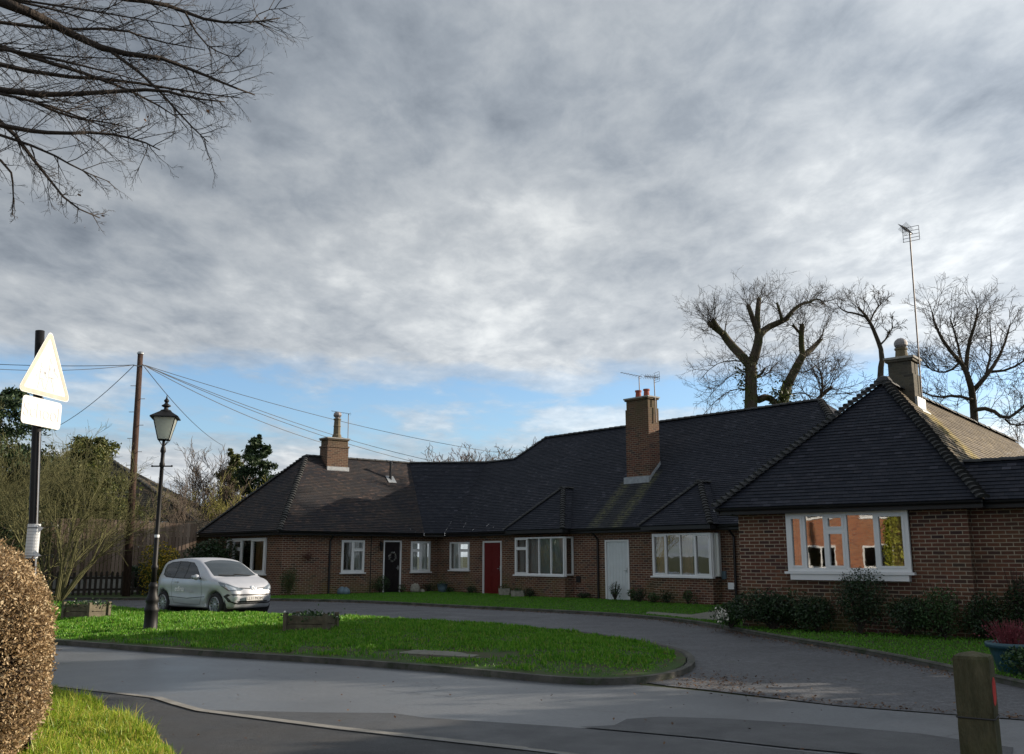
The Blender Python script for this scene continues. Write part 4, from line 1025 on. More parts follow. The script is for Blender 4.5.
# tall pollarded tree behind the roof
YT = 52
def base_at(px, Y): 
    p = at(px, 560, Y); return (p.x, p.y, 0)
rng = random.Random(4)
t = thing('pollarded_tree', base_at(760, YT), 'big bare pollarded tree with sawn off limbs behind the long dark roof', 'tree', 'bare trees behind the bungalows')
tr = MB(); cr = MB(); b0 = at(751, 470, YT); 
tr.tube([(b0.x, b0.y, 0), b0], [.5, .42], 9)
tr.tube([(b0.x + .4, b0.y + .5, 0), at(781, 420, YT + .5)], [.42, .34], 9)
L_ = []
for pxs, r0, r1 in [([(751, 471), (751, 411), (751, 385), (751, 364)], .50, .40), ([(751, 366), (757, 349), (759, 335)], .38, .30), ([(752, 368), (742, 356), (730, 344), (722, 332)], .36, .26),
        ([(722, 333), (715, 328), (709, 323)], .24, .19), ([(722, 333), (717, 327), (713, 320)], .22, .16), ([(759, 336), (755, 325), (748, 305)], .24, .16), ([(758, 335), (757, 318), (759, 299)], .24, .17),
        ([(759, 336), (766, 328), (778, 323), (788, 318)], .28, .20), ([(782, 322), (780, 312), (777, 303)], .13, .09), ([(787, 318), (794, 309), (803, 303), (810, 302)], .17, .08), ([(810, 302), (818, 298), (824, 303)], .08, .04),
        ([(781, 424), (783, 400), (788, 382)], .44, .36), ([(788, 384), (796, 368), (803, 355)], .34, .26), ([(803, 357), (801, 343), (802, 324)], .24, .18), ([(803, 356), (813, 348), (821, 339)], .22, .15),
        ([(801, 334), (797, 330), (793, 325)], .12, .09), ([(758, 400), (768, 396), (776, 404), (783, 405)], .26, .24), ([(752, 378), (760, 376), (765, 368)], .12, .08)]:
    P2, _ = limb(tr, pxs, YT, r0 * .8, r1 * .8, .6, rng, 8); L_.append(P2)
for P2 in L_[3:]:
    sprigs(cr, P2, rng, 7, 1.75, .022, [5, 4], 2, .04, .35, rmin=.008)
for P2 in L_[:3]: sprigs(cr, P2, rng, 8, 2.8, .026, [5, 4], 2, .02, .1, rmin=.008)
for P2 in (L_[3], L_[4], L_[6], L_[5], L_[9], L_[13], L_[14], L_[10]): sprigs(cr, P2[-3:], rng, 7, 1.55, .022, [5, 4], 2, .08, .5, (10, 70), rmin=.008)
for q in [((750, 372), (738, 371), (722, 382), (706, 400)), ((750, 390), (735, 388), (718, 398), (704, 414)), ((746, 362), (728, 360), (712, 366), (700, 380)), ((757, 378), (768, 374), (775, 364), (782, 360)), ((795, 372), (808, 372), (820, 362), (828, 358)), ((788, 395), (802, 392), (815, 398), (826, 396))]:
    P2, _ = limb(cr, q, YT, .05, .015, .6, rng, 4); sprigs(cr, P2, rng, 12, 2.0, .018, [5, 4], 2, .04, .1, rmin=.008)
tr.build('trunk', M['bark_ivy'], t, True); cr.build('crown', M['twig'], t)
iv = []
for (x, y) in ((745, 370), (750, 385), (783, 395), (778, 405), (786, 404)):
    c = at(x, y, YT - .3); iv.append(rs_.normal(size=(260, 3)) * (.32, .3, .55) + np.array(c))
quads('ivy', np.concatenate(iv), .16, leaf_mat('ivy_leaf', [(0, (.03, .05, .012)), (1, (.09, .11, .03))]), t)

t = thing('bare_tree', base_at(826, 47), 'small bare tree leaning right just above the end of the long roof', 'tree', 'bare trees behind the bungalows')
tr = MB(); cr = MB(); rng = random.Random(8); b0 = at(812, 425, 47); tr.tube([(b0.x, b0.y, 0), b0], [.2, .14], 7)
P2, _ = limb(tr, [(812, 425), (816, 401), (824, 393), (832, 387)], 47, .14, .08, .2, rng); sprigs(cr, P2, rng, 12, 2.0, .03, [6, 5], 2, .08)
P3, _ = limb(tr, [(821, 396), (823, 385), (820, 370)], 47, .08, .04, .2, rng); sprigs(cr, P3, rng, 12, 1.8, .03, [6, 4], 2, .08)
tr.build('trunk', M['bark'], t, True); cr.build('crown', M['twig'], t)

t = thing('bare_tree', base_at(880, 44), 'slender bare tree leaning left behind the peak of the pyramid roof', 'tree', 'bare trees behind the bungalows')
tr = MB(); cr = MB(); rng = random.Random(12); b0 = at(881, 400, 44); tr.tube([(b0.x, b0.y, 0), b0], [.22, .16], 7)
P2, _ = limb(tr, [(881, 401), (880, 372), (883, 355), (876, 335), (868, 318), (858, 307)], 44, .17, .05, .2, rng); sprigs(cr, P2, rng, 16, 1.4, .02, [5, 4], 2, .03, .45, rmin=.008)
P3, _ = limb(tr, [(868, 318), (855, 313), (845, 312), (838, 306)], 44, .06, .025, .2, rng); sprigs(cr, P3, rng, 10, 1.1, .016, [4, 4], 2, .05, .2, rmin=.008)
P3, _ = limb(tr, [(870, 322), (875, 310), (882, 303)], 44, .05, .025, .2, rng); sprigs(cr, P3, rng, 8, 1.0, .02, [5, 4], 2, .05, .2)
P3, _ = limb(tr, [(880, 345), (887, 338), (893, 326)], 44, .05, .025, .2, rng); sprigs(cr, P3, rng, 8, 1.0, .02, [5, 4], 2, .05, .2)
tr.build('trunk', M['bark'], t, True); cr.build('crown', M['twig'], t)

t = thing('bare_tree', base_at(975, 46), 'wide bare tree with dense twisting branches behind the sunlit roof slope', 'tree', 'bare trees behind the bungalows')
tr = MB(); cr = MB(); rng = random.Random(15); b0 = at(975, 440, 46); tr.tube([(b0.x, b0.y, 0), b0], [.3, .22], 8)
for pxs, r0, r1 in [([(975, 441), (974, 405), (970, 380), (960, 360)], .30, .16), ([(962, 364), (945, 345), (935, 325), (932, 312)], .16, .05), ([(966, 372), (968, 345), (975, 325), (978, 308)], .17, .05), ([(972, 392), (990, 372), (1003, 350), (1010, 325)], .18, .05),
        ([(960, 362), (950, 372), (935, 372), (925, 365)], .09, .04), ([(973, 400), (955, 395), (938, 398), (922, 392)], .12, .05), ([(990, 372), (1010, 370), (1028, 358)], .11, .05), ([(974, 410), (990, 408), (1005, 420), (1018, 412), (1030, 400)], .16, .08),
        ([(1005, 419), (1012, 426), (1030, 424)], .08, .05), ([(962, 364), (957, 340), (950, 318)], .11, .04), ([(985, 378), (992, 350), (990, 325)], .10, .04)]:
    P2, _ = limb(tr, pxs, 46, r0 * .72, r1 * .72, .8, rng); sprigs(cr, P2, rng, 16, 1.75, .022, [5, 5], 2, .03, .15, rmin=.009)
tr.build('trunk', M['bark'], t, True); cr.build('crown', M['twig'], t)

# far bare trees over the low roof
for i, (px, top, Y, lab) in enumerate([(432, 458, 95, 'leftmost faint far bare tree above the low roof valley'), (452, 453, 100, 'reddish far bare tree just right of the roof valley'), (478, 455, 105, 'middle far bare tree above the low ridge'), (500, 452, 92, 'far bare tree nearest the step up in the roof')]):
    t = thing('distant_tree', base_at(px, Y), lab, 'tree', 'far bare trees above the roof'); tr = MB(); cr = MB(); rng = random.Random(30 + i)
    b = Vector(base_at(px, Y)); h = at(px, top, Y).z; tr.tube([b, b + V3(.2, 0, h * .45)], [.35, .25], 7)
    for j in range(9):
        a = rng.uniform(0, 6.28); grow(cr, b + V3(.2, 0, h * rng.uniform(.25, .45)), (math.cos(a) * .5, math.sin(a) * .5, 1), h * .55, .12, 3, rng, [4, 4, 5], (.45, .7), (20, 55), .12, .02, 4, None, .2, .03)
    tr.build('trunk', M['bark'], t); cr.build('crown', M['twig'] if i != 1 else bark_mat('reddish_twigs', (.10, .06, .05), (.17, .10, .08)), t)

# multi-stemmed olive shrub tree inside the left fence
def stool(name, base, lab, nst, H_, spread, mat, seed, tilt=(15, 55), depth=3, nch=(3, 4, 4), r=.07, up=.02, group=None, wander=.10, rmin=.009, lean=(0, 0)):
    t = thing(name, base, lab, 'tree', group); tr = MB(); cr = MB(); rng = random.Random(seed)
    for j in range(nst):
        a = 6.283 * (j + rng.random() * .6) / nst; ti = R(rng.uniform(*tilt)); d = Vector((math.cos(a) * math.sin(ti) + lean[0], math.sin(a) * math.sin(ti) + lean[1], math.cos(ti)))
        b = Vector(base) + V3(math.cos(a) * .15, math.sin(a) * .15, 0); L = H_ * rng.uniform(.75, 1.05)
        pts = grow(tr, b, d, L * .55, r, 0, rng, [0], wander=.08, segs=5)
        grow(cr, pts[-2], (pts[-1] - pts[-2]), L * .5, r * .45, depth, rng, list(nch), (.5, .8), (18, 50), wander, up, 5, None, .1, rmin)
        for k_ in range(2): grow(cr, pts[rng.randint(2, 4)], d + Vector((rng.gauss(0, .5), rng.gauss(0, .5), .1)), L * .45, r * .4, depth - 1, rng, list(nch), (.5, .8), (18, 50), wander, up, 5, None, .1, rmin)
    tr.build('trunk', M['twig_olive'] if mat == 'twig_olive' else M['bark'], t); cr.build('crown', M[mat], t); return t
stool('shrub_tree', (-15.3, 31.8, 0), 'spreading many-stemmed olive-twigged tree in front of the tall fence', 17, 5.6, 3.5, 'twig_olive', 3, (10, 58), 3, (5, 6, 6), .06, .01, rmin=.006, wander=.15)
stool('shrub_tree', (-20.5, 33.5, 0), 'dense olive tree behind the school sign at the left edge', 15, 6.4, 3.5, 'twig_olive', 5, (8, 48), 3, (5, 6, 6), .06, .01, rmin=.007, wander=.15)
stool('shrub_tree', (-16.8, 47, 0), 'fine twiggy bare tree between the telegraph pole and the lantern', 9, 5.9, 3, 'twig', 6, (5, 48), 3, (4, 5, 5), .07, .03, 'thin bare trees behind the left fence', rmin=.012)
stool('shrub_tree', (-18.2, 57, 0), 'upright brush-like bare tree behind the gap left of the brown roof', 13, 7.2, 3, 'twig', 9, (4, 24), 3, (4, 5, 5), .08, .06, 'thin bare trees behind the left fence', rmin=.014)
stool('shrub_tree', (-15.6, 52.5, 0), 'yellow-green twiggy bush tree beside the brown roof hip', 17, 4.9, 3, 'twig_green', 19, (5, 38), 3, (4, 5, 5), .06, .05, rmin=.016)

def needle_tree(base, H_, rad, lab, seed, mat, size=.34, n=9000, group=None, z0=.1, cone=1.0, droop=.35):
    """evergreen: trunk with whorls of drooping boughs that carry the foliage"""
    t = thing('evergreen_tree', base, lab, 'tree', group); rng = random.Random(seed); b = Vector(base); tr = MB(); pts = []
    tr.tube([b, b + V3(.1, 0, H_ * .5), b + V3(0, 0, H_ * .96)], [rad * .09, rad * .05, .02], 7)
    nb = 70
    for i in range(nb):
        f = z0 + (1 - z0) * (i + rng.random()) / nb; a = rng.uniform(0, 6.28)
        L = rad * ((1 - f) ** (.55 * cone) + .08) * rng.uniform(.65, 1.12); p = b + V3(0, 0, H_ * f * .97); u = V3(math.cos(a), math.sin(a), rng.uniform(.1, .5))
        P_ = [p + u * (L * s) - V3(0, 0, droop * L * s * s) for s in (0, .3, .6, 1)]
        tr.tube(P_, [.04, .03, .02, .01], 3, False)
        for s in range(int(n / nb)):
            q = rng.random() ** .6; c = P_[0].lerp(P_[3], q) ; c = c + Vector((rng.gauss(0, 1), rng.gauss(0, 1), rng.gauss(0, .8))) * (.10 + .22 * (1 - abs(q - .6))) * L * .45
            pts.append(tuple(c))
    tr.build('trunk', M['bark'], t); quads('crown', np.array(pts), size, mat, t, aspect=.45); return t
M['needle_dark'] = leaf_mat('dark_evergreen', [(0, (.012, .028, .012)), (.5, (.028, .055, .020)), (1, (.055, .085, .028))], .6, .15)
M['needle_yellow'] = leaf_mat('yellow_conifer', [(0, (.05, .065, .018)), (.6, (.10, .12, .03)), (1, (.18, .17, .045))], .6, .2)
needle_tree((-15.3, 56, 0), 9.0, 2.0, 'dark green evergreen rising behind the left end of the brown roof', 5, M['needle_dark'], .20, 20000, cone=.8)
needle_tree((-17.6, 58, 0), 8.4, 2.1, 'yellowish conifer left of the dark evergreen', 6, M['needle_yellow'], .19, 18000, cone=1.1)
needle_tree((-23.5, 42, 0), 9.3, 3.4, 'tall dark evergreen behind the school sign', 7, M['needle_dark'], .20, 26000, cone=.55)
needle_tree((-20.4, 45, 0), 7.4, 2.6, 'rounded dark evergreen just right of the school sign', 8, M['needle_yellow'], .19, 20000, cone=.5)

# broadleaf shrubs
M['laurel'] = leaf_mat('dark_glossy_leaf', [(0, (.010, .024, .010)), (.6, (.022, .048, .018)), (1, (.045, .080, .030))], .35, .1)
M['laurel2'] = leaf_mat('mid_green_leaf', [(0, (.018, .045, .014)), (.6, (.038, .085, .026)), (1, (.07, .13, .04))], .4, .15)
M['weed'] = leaf_mat('bright_weed_leaf', [(0, (.06, .14, .02)), (1, (.16, .30, .05))], .5, .35)
M['forsythia'] = leaf_mat('yellow_blossom', [(0, (.04, .07, .015)), (.45, (.10, .12, .02)), (.6, (.42, .30, .03)), (1, (.60, .42, .04))], .6, .3)
M['heather'] = leaf_mat('red_twig_leaf', [(0, (.10, .018, .028)), (1, (.26, .05, .07))], .6, .2)
def shrub(name, base, rx, ry, h, lab, mat, n, size, seed, group=None, cat='shrub', lumps=7, z0=.0, twigs=10, stem_mat='twig_dark', loose=.0):
    t = thing(name, base, lab, cat, group); rr = np.random.RandomState(seed); rng = random.Random(seed); b = np.array(base); st = MB(); out = []
    for i in range(lumps):
        a = rng.uniform(0, 6.28); q = rng.uniform(0, .55); lx, ly = rx * q * math.cos(a), ry * q * math.sin(a); lz = h * rng.uniform(.3, .66); sr = rng.uniform(.42, .62)
        m_ = n // lumps; v = rr.normal(size=(m_, 3)); v /= np.linalg.norm(v, axis=1)[:, None]; rad = rr.uniform(.35, 1.0, m_)[:, None] ** .45 * (1 + loose * rr.normal(size=(m_, 1)))
        c = v * rad * np.array([rx * sr * 1.15, ry * sr * 1.15, h * sr * .68]) + np.array([lx, ly, lz]); c = c[c[:, 2] > .02]; out.append(c + b)
        st.tube([tuple(b), (b[0] + lx * .5, b[1] + ly * .5, b[2] + lz * .5), (b[0] + lx, b[1] + ly, b[2] + lz)], [.02, .015, .008], 4, False)
    for i in range(twigs):
        a = rng.uniform(0, 6.28); q = rng.uniform(.3, .95); e = (b[0] + rx * q * math.cos(a), b[1] + ry * q * math.sin(a), b[2] + h * rng.uniform(.75, 1.12) * (1 - .35 * q * q))
        st.tube([tuple(b), ((b[0] + e[0]) / 2, (b[1] + e[1]) / 2, b[2] + (e[2] - b[2]) * .6), e], [.012, .008, .004], 3, False)
    st.build('stems', M[stem_mat], t); quads('foliage', np.concatenate(out), size, M[mat], t, aspect=.55); return t
Wg = lambda u, v: tuple(W(u, v, .07))
wu = lambda px: upx(WL, dW, px, .6)
GS = 'shrubs along the front of the right bungalow'
shrub('evergreen_shrub', Wg(wu(741), -.55), .50, .42, .58, 'low light green shrub at the left corner of the right bungalow', 'laurel2', 1500, .06, 1, GS)
shrub('evergreen_shrub', Wg(wu(783), -.60), .85, .55, .88, 'broad dark glossy shrub under the left end of the five-light window', 'laurel', 6000, .055, 2, GS, lumps=10)
shrub('evergreen_shrub', Wg(wu(826), -.55), .60, .45, .74, 'dull low shrub between the broad dark shrub and the tall one', 'laurel', 2600, .05, 3, GS)
shrub('evergreen_shrub', Wg(wu(868), -.55), .62, .45, 1.28, 'tallest bluish green shrub under the middle of the five-light window', 'laurel', 5200, .042, 4, GS, lumps=11)
shrub('evergreen_shrub', Wg(wu(912), -.55), .58, .45, .82, 'low dark shrub right of the tallest one', 'laurel', 3200, .045, 6, GS)
shrub('evergreen_shrub', Wg(wu(950), -.50), .60, .45, 1.05, 'pointed green shrub below the plain brick wall', 'laurel2', 3400, .042, 7, GS, loose=.15)
shrub('evergreen_shrub', Wg(wu(990), -.40), .62, .45, .92, 'grey green shrub behind the blue pot', 'laurel', 4000, .045, 8, GS)
shrub('climbing_shrub', Wg(wu(1018), .0), .30, .20, 1.25, 'thin dark twiggy climber on the wall at the right edge', 'laurel', 900, .05, 9, None, twigs=30)
# small plants against the middle bungalow
Dg = lambda u, v: tuple(D(u, v, .07)); du = lambda px: upx(V0, dD, px, .3)
GP = 'small plants at the foot of the middle bungalow'
shrub('garden_plant', Dg(du(622), -.35), .28, .22, .62, 'small twiggy plant in front of the white door', 'laurel2', 260, .05, 21, GP, 'plant', twigs=26)
for i, (px, h_, lab) in enumerate([(512, .35, 'small dark plant right of the red door step'), (545, .38, 'low plant under the left bay window'), (533, .30, 'small plant left of the stone under the left bay'), (590, .25, 'tiny plant by the drainpipe near the white door'),
                                   (640, .45, 'dark plant just right of the white door'), (655, .55, 'leafy plant under the left edge of the right bay'), (668, .35, 'low plant under the right bay, second from its left'), (683, .45, 'plant under the middle of the right bay'), (703, .50, 'plant under the right edge of the right bay'),
                                   (476, .35, 'low plant just left of the red door'), (455, .25, 'low trailing plant by the grey pot')]):
    v = -.30 - (.45 if (514 < px < 565 or 651 < px < 713) else 0)
    shrub('garden_plant', Dg(du(px), v), .30, .22, h_, lab, 'laurel' if i % 2 else 'laurel2', 360, .055, 40 + i, GP, 'plant', lumps=4, twigs=6)
Bg = lambda u, v: tuple(Eb(u, v, .07)); bu = lambda px: upx(AB, dB, px, .4)
shrub('garden_shrub', Bg(bu(284), -.45), .45, .38, 1.15, 'loose upright bush on the corner beside the silver car', 'laurel2', 800, .05, 61, None, 'shrub', twigs=40, stem_mat='twig_olive')
shrub('garden_shrub', Bg(bu(376), -.35), .45, .30, .75, 'leafy bush left of the black door', 'laurel2', 900, .05, 62, None, 'shrub', twigs=14)
shrub('garden_shrub', Bg(bu(395), -.5), .22, .2, .35, 'small pale green tuft in front of the black door step', 'laurel2', 260, .05, 63, None, 'shrub', lumps=3)
shrub('garden_shrub', Bg(bu(424), -.35), .4, .25, .40, 'dark bush under the window right of the black door', 'laurel', 420, .05, 64, None, 'shrub', lumps=4)
shrub('forsythia', (-13.6, 36.2, .05), .95, .8, 2.2, 'yellow flowering bush behind the silver car', 'forsythia', 3800, .09, 71, twigs=30, stem_mat='twig_olive')
shrub('evergreen_shrub', (-12.1, 38.2, .05), 1.2, 1.0, 2.3, 'dark bush against the left end wall of the left bungalow', 'laurel', 6500, .10, 72)
shrub('evergreen_shrub', (-14.9, 37.9, .05), .9, .8, 1.4, 'dark low bush behind the low picket fence', 'laurel', 2800, .10, 73)

shrub('evergreen_shrub', (-20.4, 36.6, 0), 2.2, 1.3, 3.6, 'big dark evergreen mass behind the sign pole in front of the fence', 'laurel', 15000, .11, 74)
shrub('evergreen_shrub', (-23.5, 35.0, 0), 2.2, 1.5, 4.4, 'dark evergreen mass at the extreme left edge behind the hedge', 'laurel', 15000, .11, 75)
# clipped beech hedge
t = thing('hedge', (-4.3, 6.1, 0), 'clipped brown beech hedge with a rounded end', 'hedge')
A_, B_ = np.array([-3.77, 6.40, .84]), np.array([-9.5, 3.6, .86]); ax_ = (B_ - A_) / np.linalg.norm(B_ - A_); sd_ = np.array([-ax_[1], ax_[0], 0])
n = 150000; s = rs_.uniform(-.6, 1.0, n); a = rs_.uniform(0, 2 * np.pi, n); cap = s < 0
ph = rs_.uniform(0, np.pi / 2, n)
se = lambda q: np.sign(q) * np.abs(q) ** .72
L_ = np.where(cap, -np.cos(ph) * .62, s ** 1.6 * 4.2); k_ = np.where(cap, np.sin(ph), 1.0)
rad = 1 - .22 * rs_.rand(n) ** 1.5 + .03 * rs_.normal(size=n)
P = A_ + ax_ * (L_ * rad)[:, None] + sd_ * (se(np.cos(a)) * .60 * np.where(cap, k_ ** .7, 1) * rad)[:, None] + np.array([0, 0, 1]) * (se(np.sin(a)) * .80 * np.where(cap, k_ ** .7, 1) * rad)[:, None]
P[:, 2] += .05 * np.sin(P[:, 0] * 5) * np.cos(P[:, 1] * 4); P += (.035 * np.sin(P[:, 2] * 9 + P[:, 0] * 7) * (vnoise(P[:, 0] * 3, P[:, 2] * 3, 1.7, 5) - .3) * 2)[:, None] * np.array([1, -.6, 0])
M['beech'] = leaf_mat('dry_beech_leaf', [(0, (.16, .10, .055)), (.35, (.30, .20, .10)), (.7, (.46, .33, .18)), (1, (.60, .49, .32))], .6, .25)
quads('foliage', P, .023, M['beech'], t, aspect=.5)
# woody interior: many thin twigs poking out to the clipped face
tw = MB(); rng = random.Random(17)
for i in range(5200):
    j = rng.randrange(n); q = Vector(P[j]); c = Vector(A_ + ax_ * max(0, float(L_[j])) * .95) ; m_ = c.lerp(q, .55) + Vector((rng.gauss(0, .03), rng.gauss(0, .03), rng.gauss(0, .03)))
    tw.tube([m_, q.lerp(m_, .4) + Vector((rng.gauss(0, .02), rng.gauss(0, .02), rng.gauss(0, .02))), c.lerp(q, 1.02)], [.005, .004, .002], 3, False)
for i in range(40):
    f = rng.uniform(0, 4); c = Vector(A_ + ax_ * f); tw.tube([(c.x + rng.gauss(0, .06), c.y + rng.gauss(0, .06), 0), c + Vector((rng.gauss(0, .1), rng.gauss(0, .1), 0)), c + Vector((rng.gauss(0, .25), rng.gauss(0, .25), .4))], [.022, .015, .008], 5, False)
tw.build('stems', M['twig'], t)
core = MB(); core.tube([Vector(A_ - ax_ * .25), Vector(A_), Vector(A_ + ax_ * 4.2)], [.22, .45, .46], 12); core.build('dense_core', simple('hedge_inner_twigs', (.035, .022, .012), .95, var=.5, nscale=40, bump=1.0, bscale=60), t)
# weeds at the foot of the hedge
shrub('ivy_patch', (-4.95, 9.9, .03), .30, .35, .16, 'bright green leafy weeds at the foot of the hedge', 'weed', 900, .03, 81, None, 'plant', lumps=6, twigs=4)

# near beech tree whose branches reach in at the top left
t = thing('beech_tree', (-7.2, 6.2, 0), 'near bare beech whose fine branches hang in at the top left', 'tree')
tr = MB(); cr = MB(); rng = random.Random(77); c0 = Vector((-7.2, 6.2, 0))
tr.tube([c0, c0 + V3(.05, .1, 2.5), c0 + V3(.1, .2, 5.2), c0 + V3(0, .3, 9)], [.36, .27, .22, .10], 10)
mains = [([(-30, -8), (20, 8), (45, 20), (80, 38), (112, 52), (160, 58)], 7.0, .050, .020), ([(160, 58), (200, 73), (230, 86), (255, 95)], 7.0, .018, .005), ([(112, 52), (150, 80), (185, 120), (208, 142)], 7.1, .016, .004),
         ([(-40, 85), (30, 94), (60, 95), (110, 92), (160, 89), (190, 98), (225, 102)], 6.6, .030, .005), ([(-30, -30), (70, -12), (115, -2), (160, 3), (185, 12), (212, 22), (250, 23), (280, 18)], 7.6, .034, .005),
         ([(185, 12), (200, 40), (222, 55), (240, 57)], 7.6, .010, .003), ([(250, 24), (262, 10), (288, 8)], 7.6, .006, .003), ([(-30, 118), (20, 130), (60, 134), (100, 132), (140, 140), (160, 150)], 6.3, .022, .004),
         ([(-30, 100), (10, 128), (30, 155), (50, 180), (70, 205), (100, 218)], 6.5, .020, .004), ([(-20, 40), (40, 60), (100, 78), (150, 100), (178, 118)], 6.9, .022, .004), ([(-20, 60), (50, 76), (120, 80), (190, 92), (240, 98)], 7.3, .024, .004),
         ([(-20, 150), (10, 165), (14, 190), (12, 215)], 6.4, .012, .003), ([(-20, 20), (60, 30), (120, 28), (150, 40), (205, 50)], 7.8, .020, .004), ([(0, 135), (45, 150), (80, 170), (110, 182)], 6.6, .012, .003), ([(30, 100), (70, 118), (105, 122), (130, 128)], 6.8, .014, .003)]
for i in range(6):
    y0_ = rng.uniform(-10, 120); x1_ = rng.uniform(90, 215) * (1 - .25 * y0_ / 120); dy_ = rng.uniform(5, 45)
    mains.append(([(-30, y0_ - 8), (x1_ * .3, y0_ + dy_ * .15), (x1_ * .65, y0_ + dy_ * .55), (x1_, y0_ + dy_)], rng.uniform(5.6, 8.6), rng.uniform(.010, .018), .003))
trunk_pts = [c0 + V3(.05, .15, z) for z in (3.2, 3.8, 4.4, 5.0)]
for i, (pxs, Y, r0, r1) in enumerate(mains):
    P2, R2 = limb(cr if r0 < .028 else tr, pxs, Y, r0, r1, .18, rng, 5)
    if pxs[0][0] <= 0:
        j = min(trunk_pts, key=lambda q: abs(q.z - P2[0].z + .4)); tr.tube([j, j.lerp(P2[0], .5) + V3(0, 0, .1), P2[0]], [r0 * 1.8, r0 * 1.3, r0], 6)
    nt = int(3 + 34 * sum((a - b).length for a, b in zip(P2, P2[1:])) / 3)
    for j in range(nt):
        f = .03 + .93 * rng.random(); q = f * (len(P2) - 1); k = min(len(P2) - 2, int(q)); p = P2[k].lerp(P2[k + 1], q - k); D_ = (P2[k + 1] - P2[k]).normalized()
        sgn = rng.choice((-1, 1)); s = Vector((0, .3 * rng.gauss(0, 1), sgn * 1.0)); s = (s - D_ * s.dot(D_)).normalized(); a = R(rng.uniform(18, 48))
        grow(cr, p, D_ * math.cos(a) + s * math.sin(a), rng.uniform(.20, .74) * (1.05 - .65 * f) * (.6 if pxs[-1][1] > 190 else 1), .0044, 2, rng, [3, 4], (.35, .65), (22, 50), .10, -.01, 5, 3, .2, .0015)
tr.build('trunk', M['twig_dark'], t, True); cr.build('crown', M['twig_dark'], t)
dl = [Vector(at(x + rng.uniform(-3, 3), y + rng.uniform(-3, 3), 6.8)) for x, y in ((127, 18), (115, 87), (147, 116), (148, 120), (198, 64), (264, 20), (80, 193), (82, 226), (102, 214), (205, 110))]
quads('dead_leaves', np.array([tuple(p) for p in dl for _ in (0, 1)]), .035, M['litter'], t)
# ---------------------------------------------------------------- street furniture
M['black_paint'] = simple('black_cast_iron', (.007, .007, .008), .55, var=.3, spec=.3)
M['white_sign'] = simple('white_reflective_sign', (.60, .60, .58), .5, var=.03)
M['sign_red'] = simple('glare_pale_red_border', (.52, .36, .30), .5, var=.12, nscale=12)  # red paled to give the washed out look of glare on the face
M['sign_grey'] = simple('glare_pale_grey_symbol', (.46, .47, .48), .5, var=.04)  # symbols and lettering paled by the same painted glare
M['sign_back'] = simple('sign_rail', (.10, .08, .07), .6)
M['paper'] = simple('laminated_notice', (.72, .74, .76), .35, var=.03)
M['print'] = simple('notice_print', (.56, .58, .60), .6)
M['wood_pole'] = bark_mat('creosoted_pole', (.035, .022, .018), (.085, .052, .040))
M['fence'] = leaf_mat('weathered_boards', [(0, (.13, .090, .068)), (.5, (.20, .145, .11)), (1, (.29, .22, .175))], .9, 0)
M['picket'] = simple('dark_picket', (.035, .028, .022), .9, var=.4)
M['planter'] = simple('old_planter_wood', (.105, .090, .060), .9, var=.35, nscale=9, bump=.6)
M['post'] = bark_mat('mossy_post_wood', (.030, .032, .016), (.125, .115, .070), (.040, .055, .016))
M['wire'] = simple('black_cable', (.02, .02, .022), .5)
M['red_paint'] = simple('red_paint_mark', (.50, .035, .030), .6, var=.2, nscale=20)
M['lamp_glass'] = leaf_mat('frosted_lantern_glass', [(0, (.62, .66, .62)), (1, (.66, .70, .66))], .3, .55)
M['frost'] = simple('frosted_lantern_pane', (.62, .66, .64), .35, var=.05)
M['pot_blue'] = simple('blue_green_plastic', (.022, .075, .10), .35, var=.1)
M['pot_grey'] = simple('blue_grey_pot', (.11, .17, .21), .6, var=.2)
M['soil_dark'] = simple('potting_soil', (.03, .022, .015), .95, bump=.6)
M['stone'] = simple('pale_stone', (.26, .25, .21), .9, var=.3, nscale=10, bump=.5)
def text_mesh(s, size, mat, parent, O, ax, up, name='lettering', depth=.002, align='CENTER', sx=1.0):
    cu_ = bpy.data.curves.new('t', 'FONT'); cu_.body = s; cu_.size = size; cu_.extrude = depth; cu_.align_x = align; cu_.align_y = 'CENTER'
    to = bpy.data.objects.new('t', cu_); C.objects.link(to); dg = bpy.context.evaluated_depsgraph_get(); me = bpy.data.meshes.new_from_object(to.evaluated_get(dg))
    bpy.data.objects.remove(to); bpy.data.curves.remove(cu_)
    ax = Vector(ax).normalized(); up = Vector(up).normalized(); n = ax.cross(up); off = off_of(parent)
    for v in me.vertices: c = v.co; v.co = Vector(O) + ax * c.x * sx + up * c.y + n * c.z - off
    me.name = name; me.materials.clear(); me.materials.append(mat); o = bpy.data.objects.new(name, me); C.objects.link(o); o.parent = parent; ROOT[o.name] = off; return o

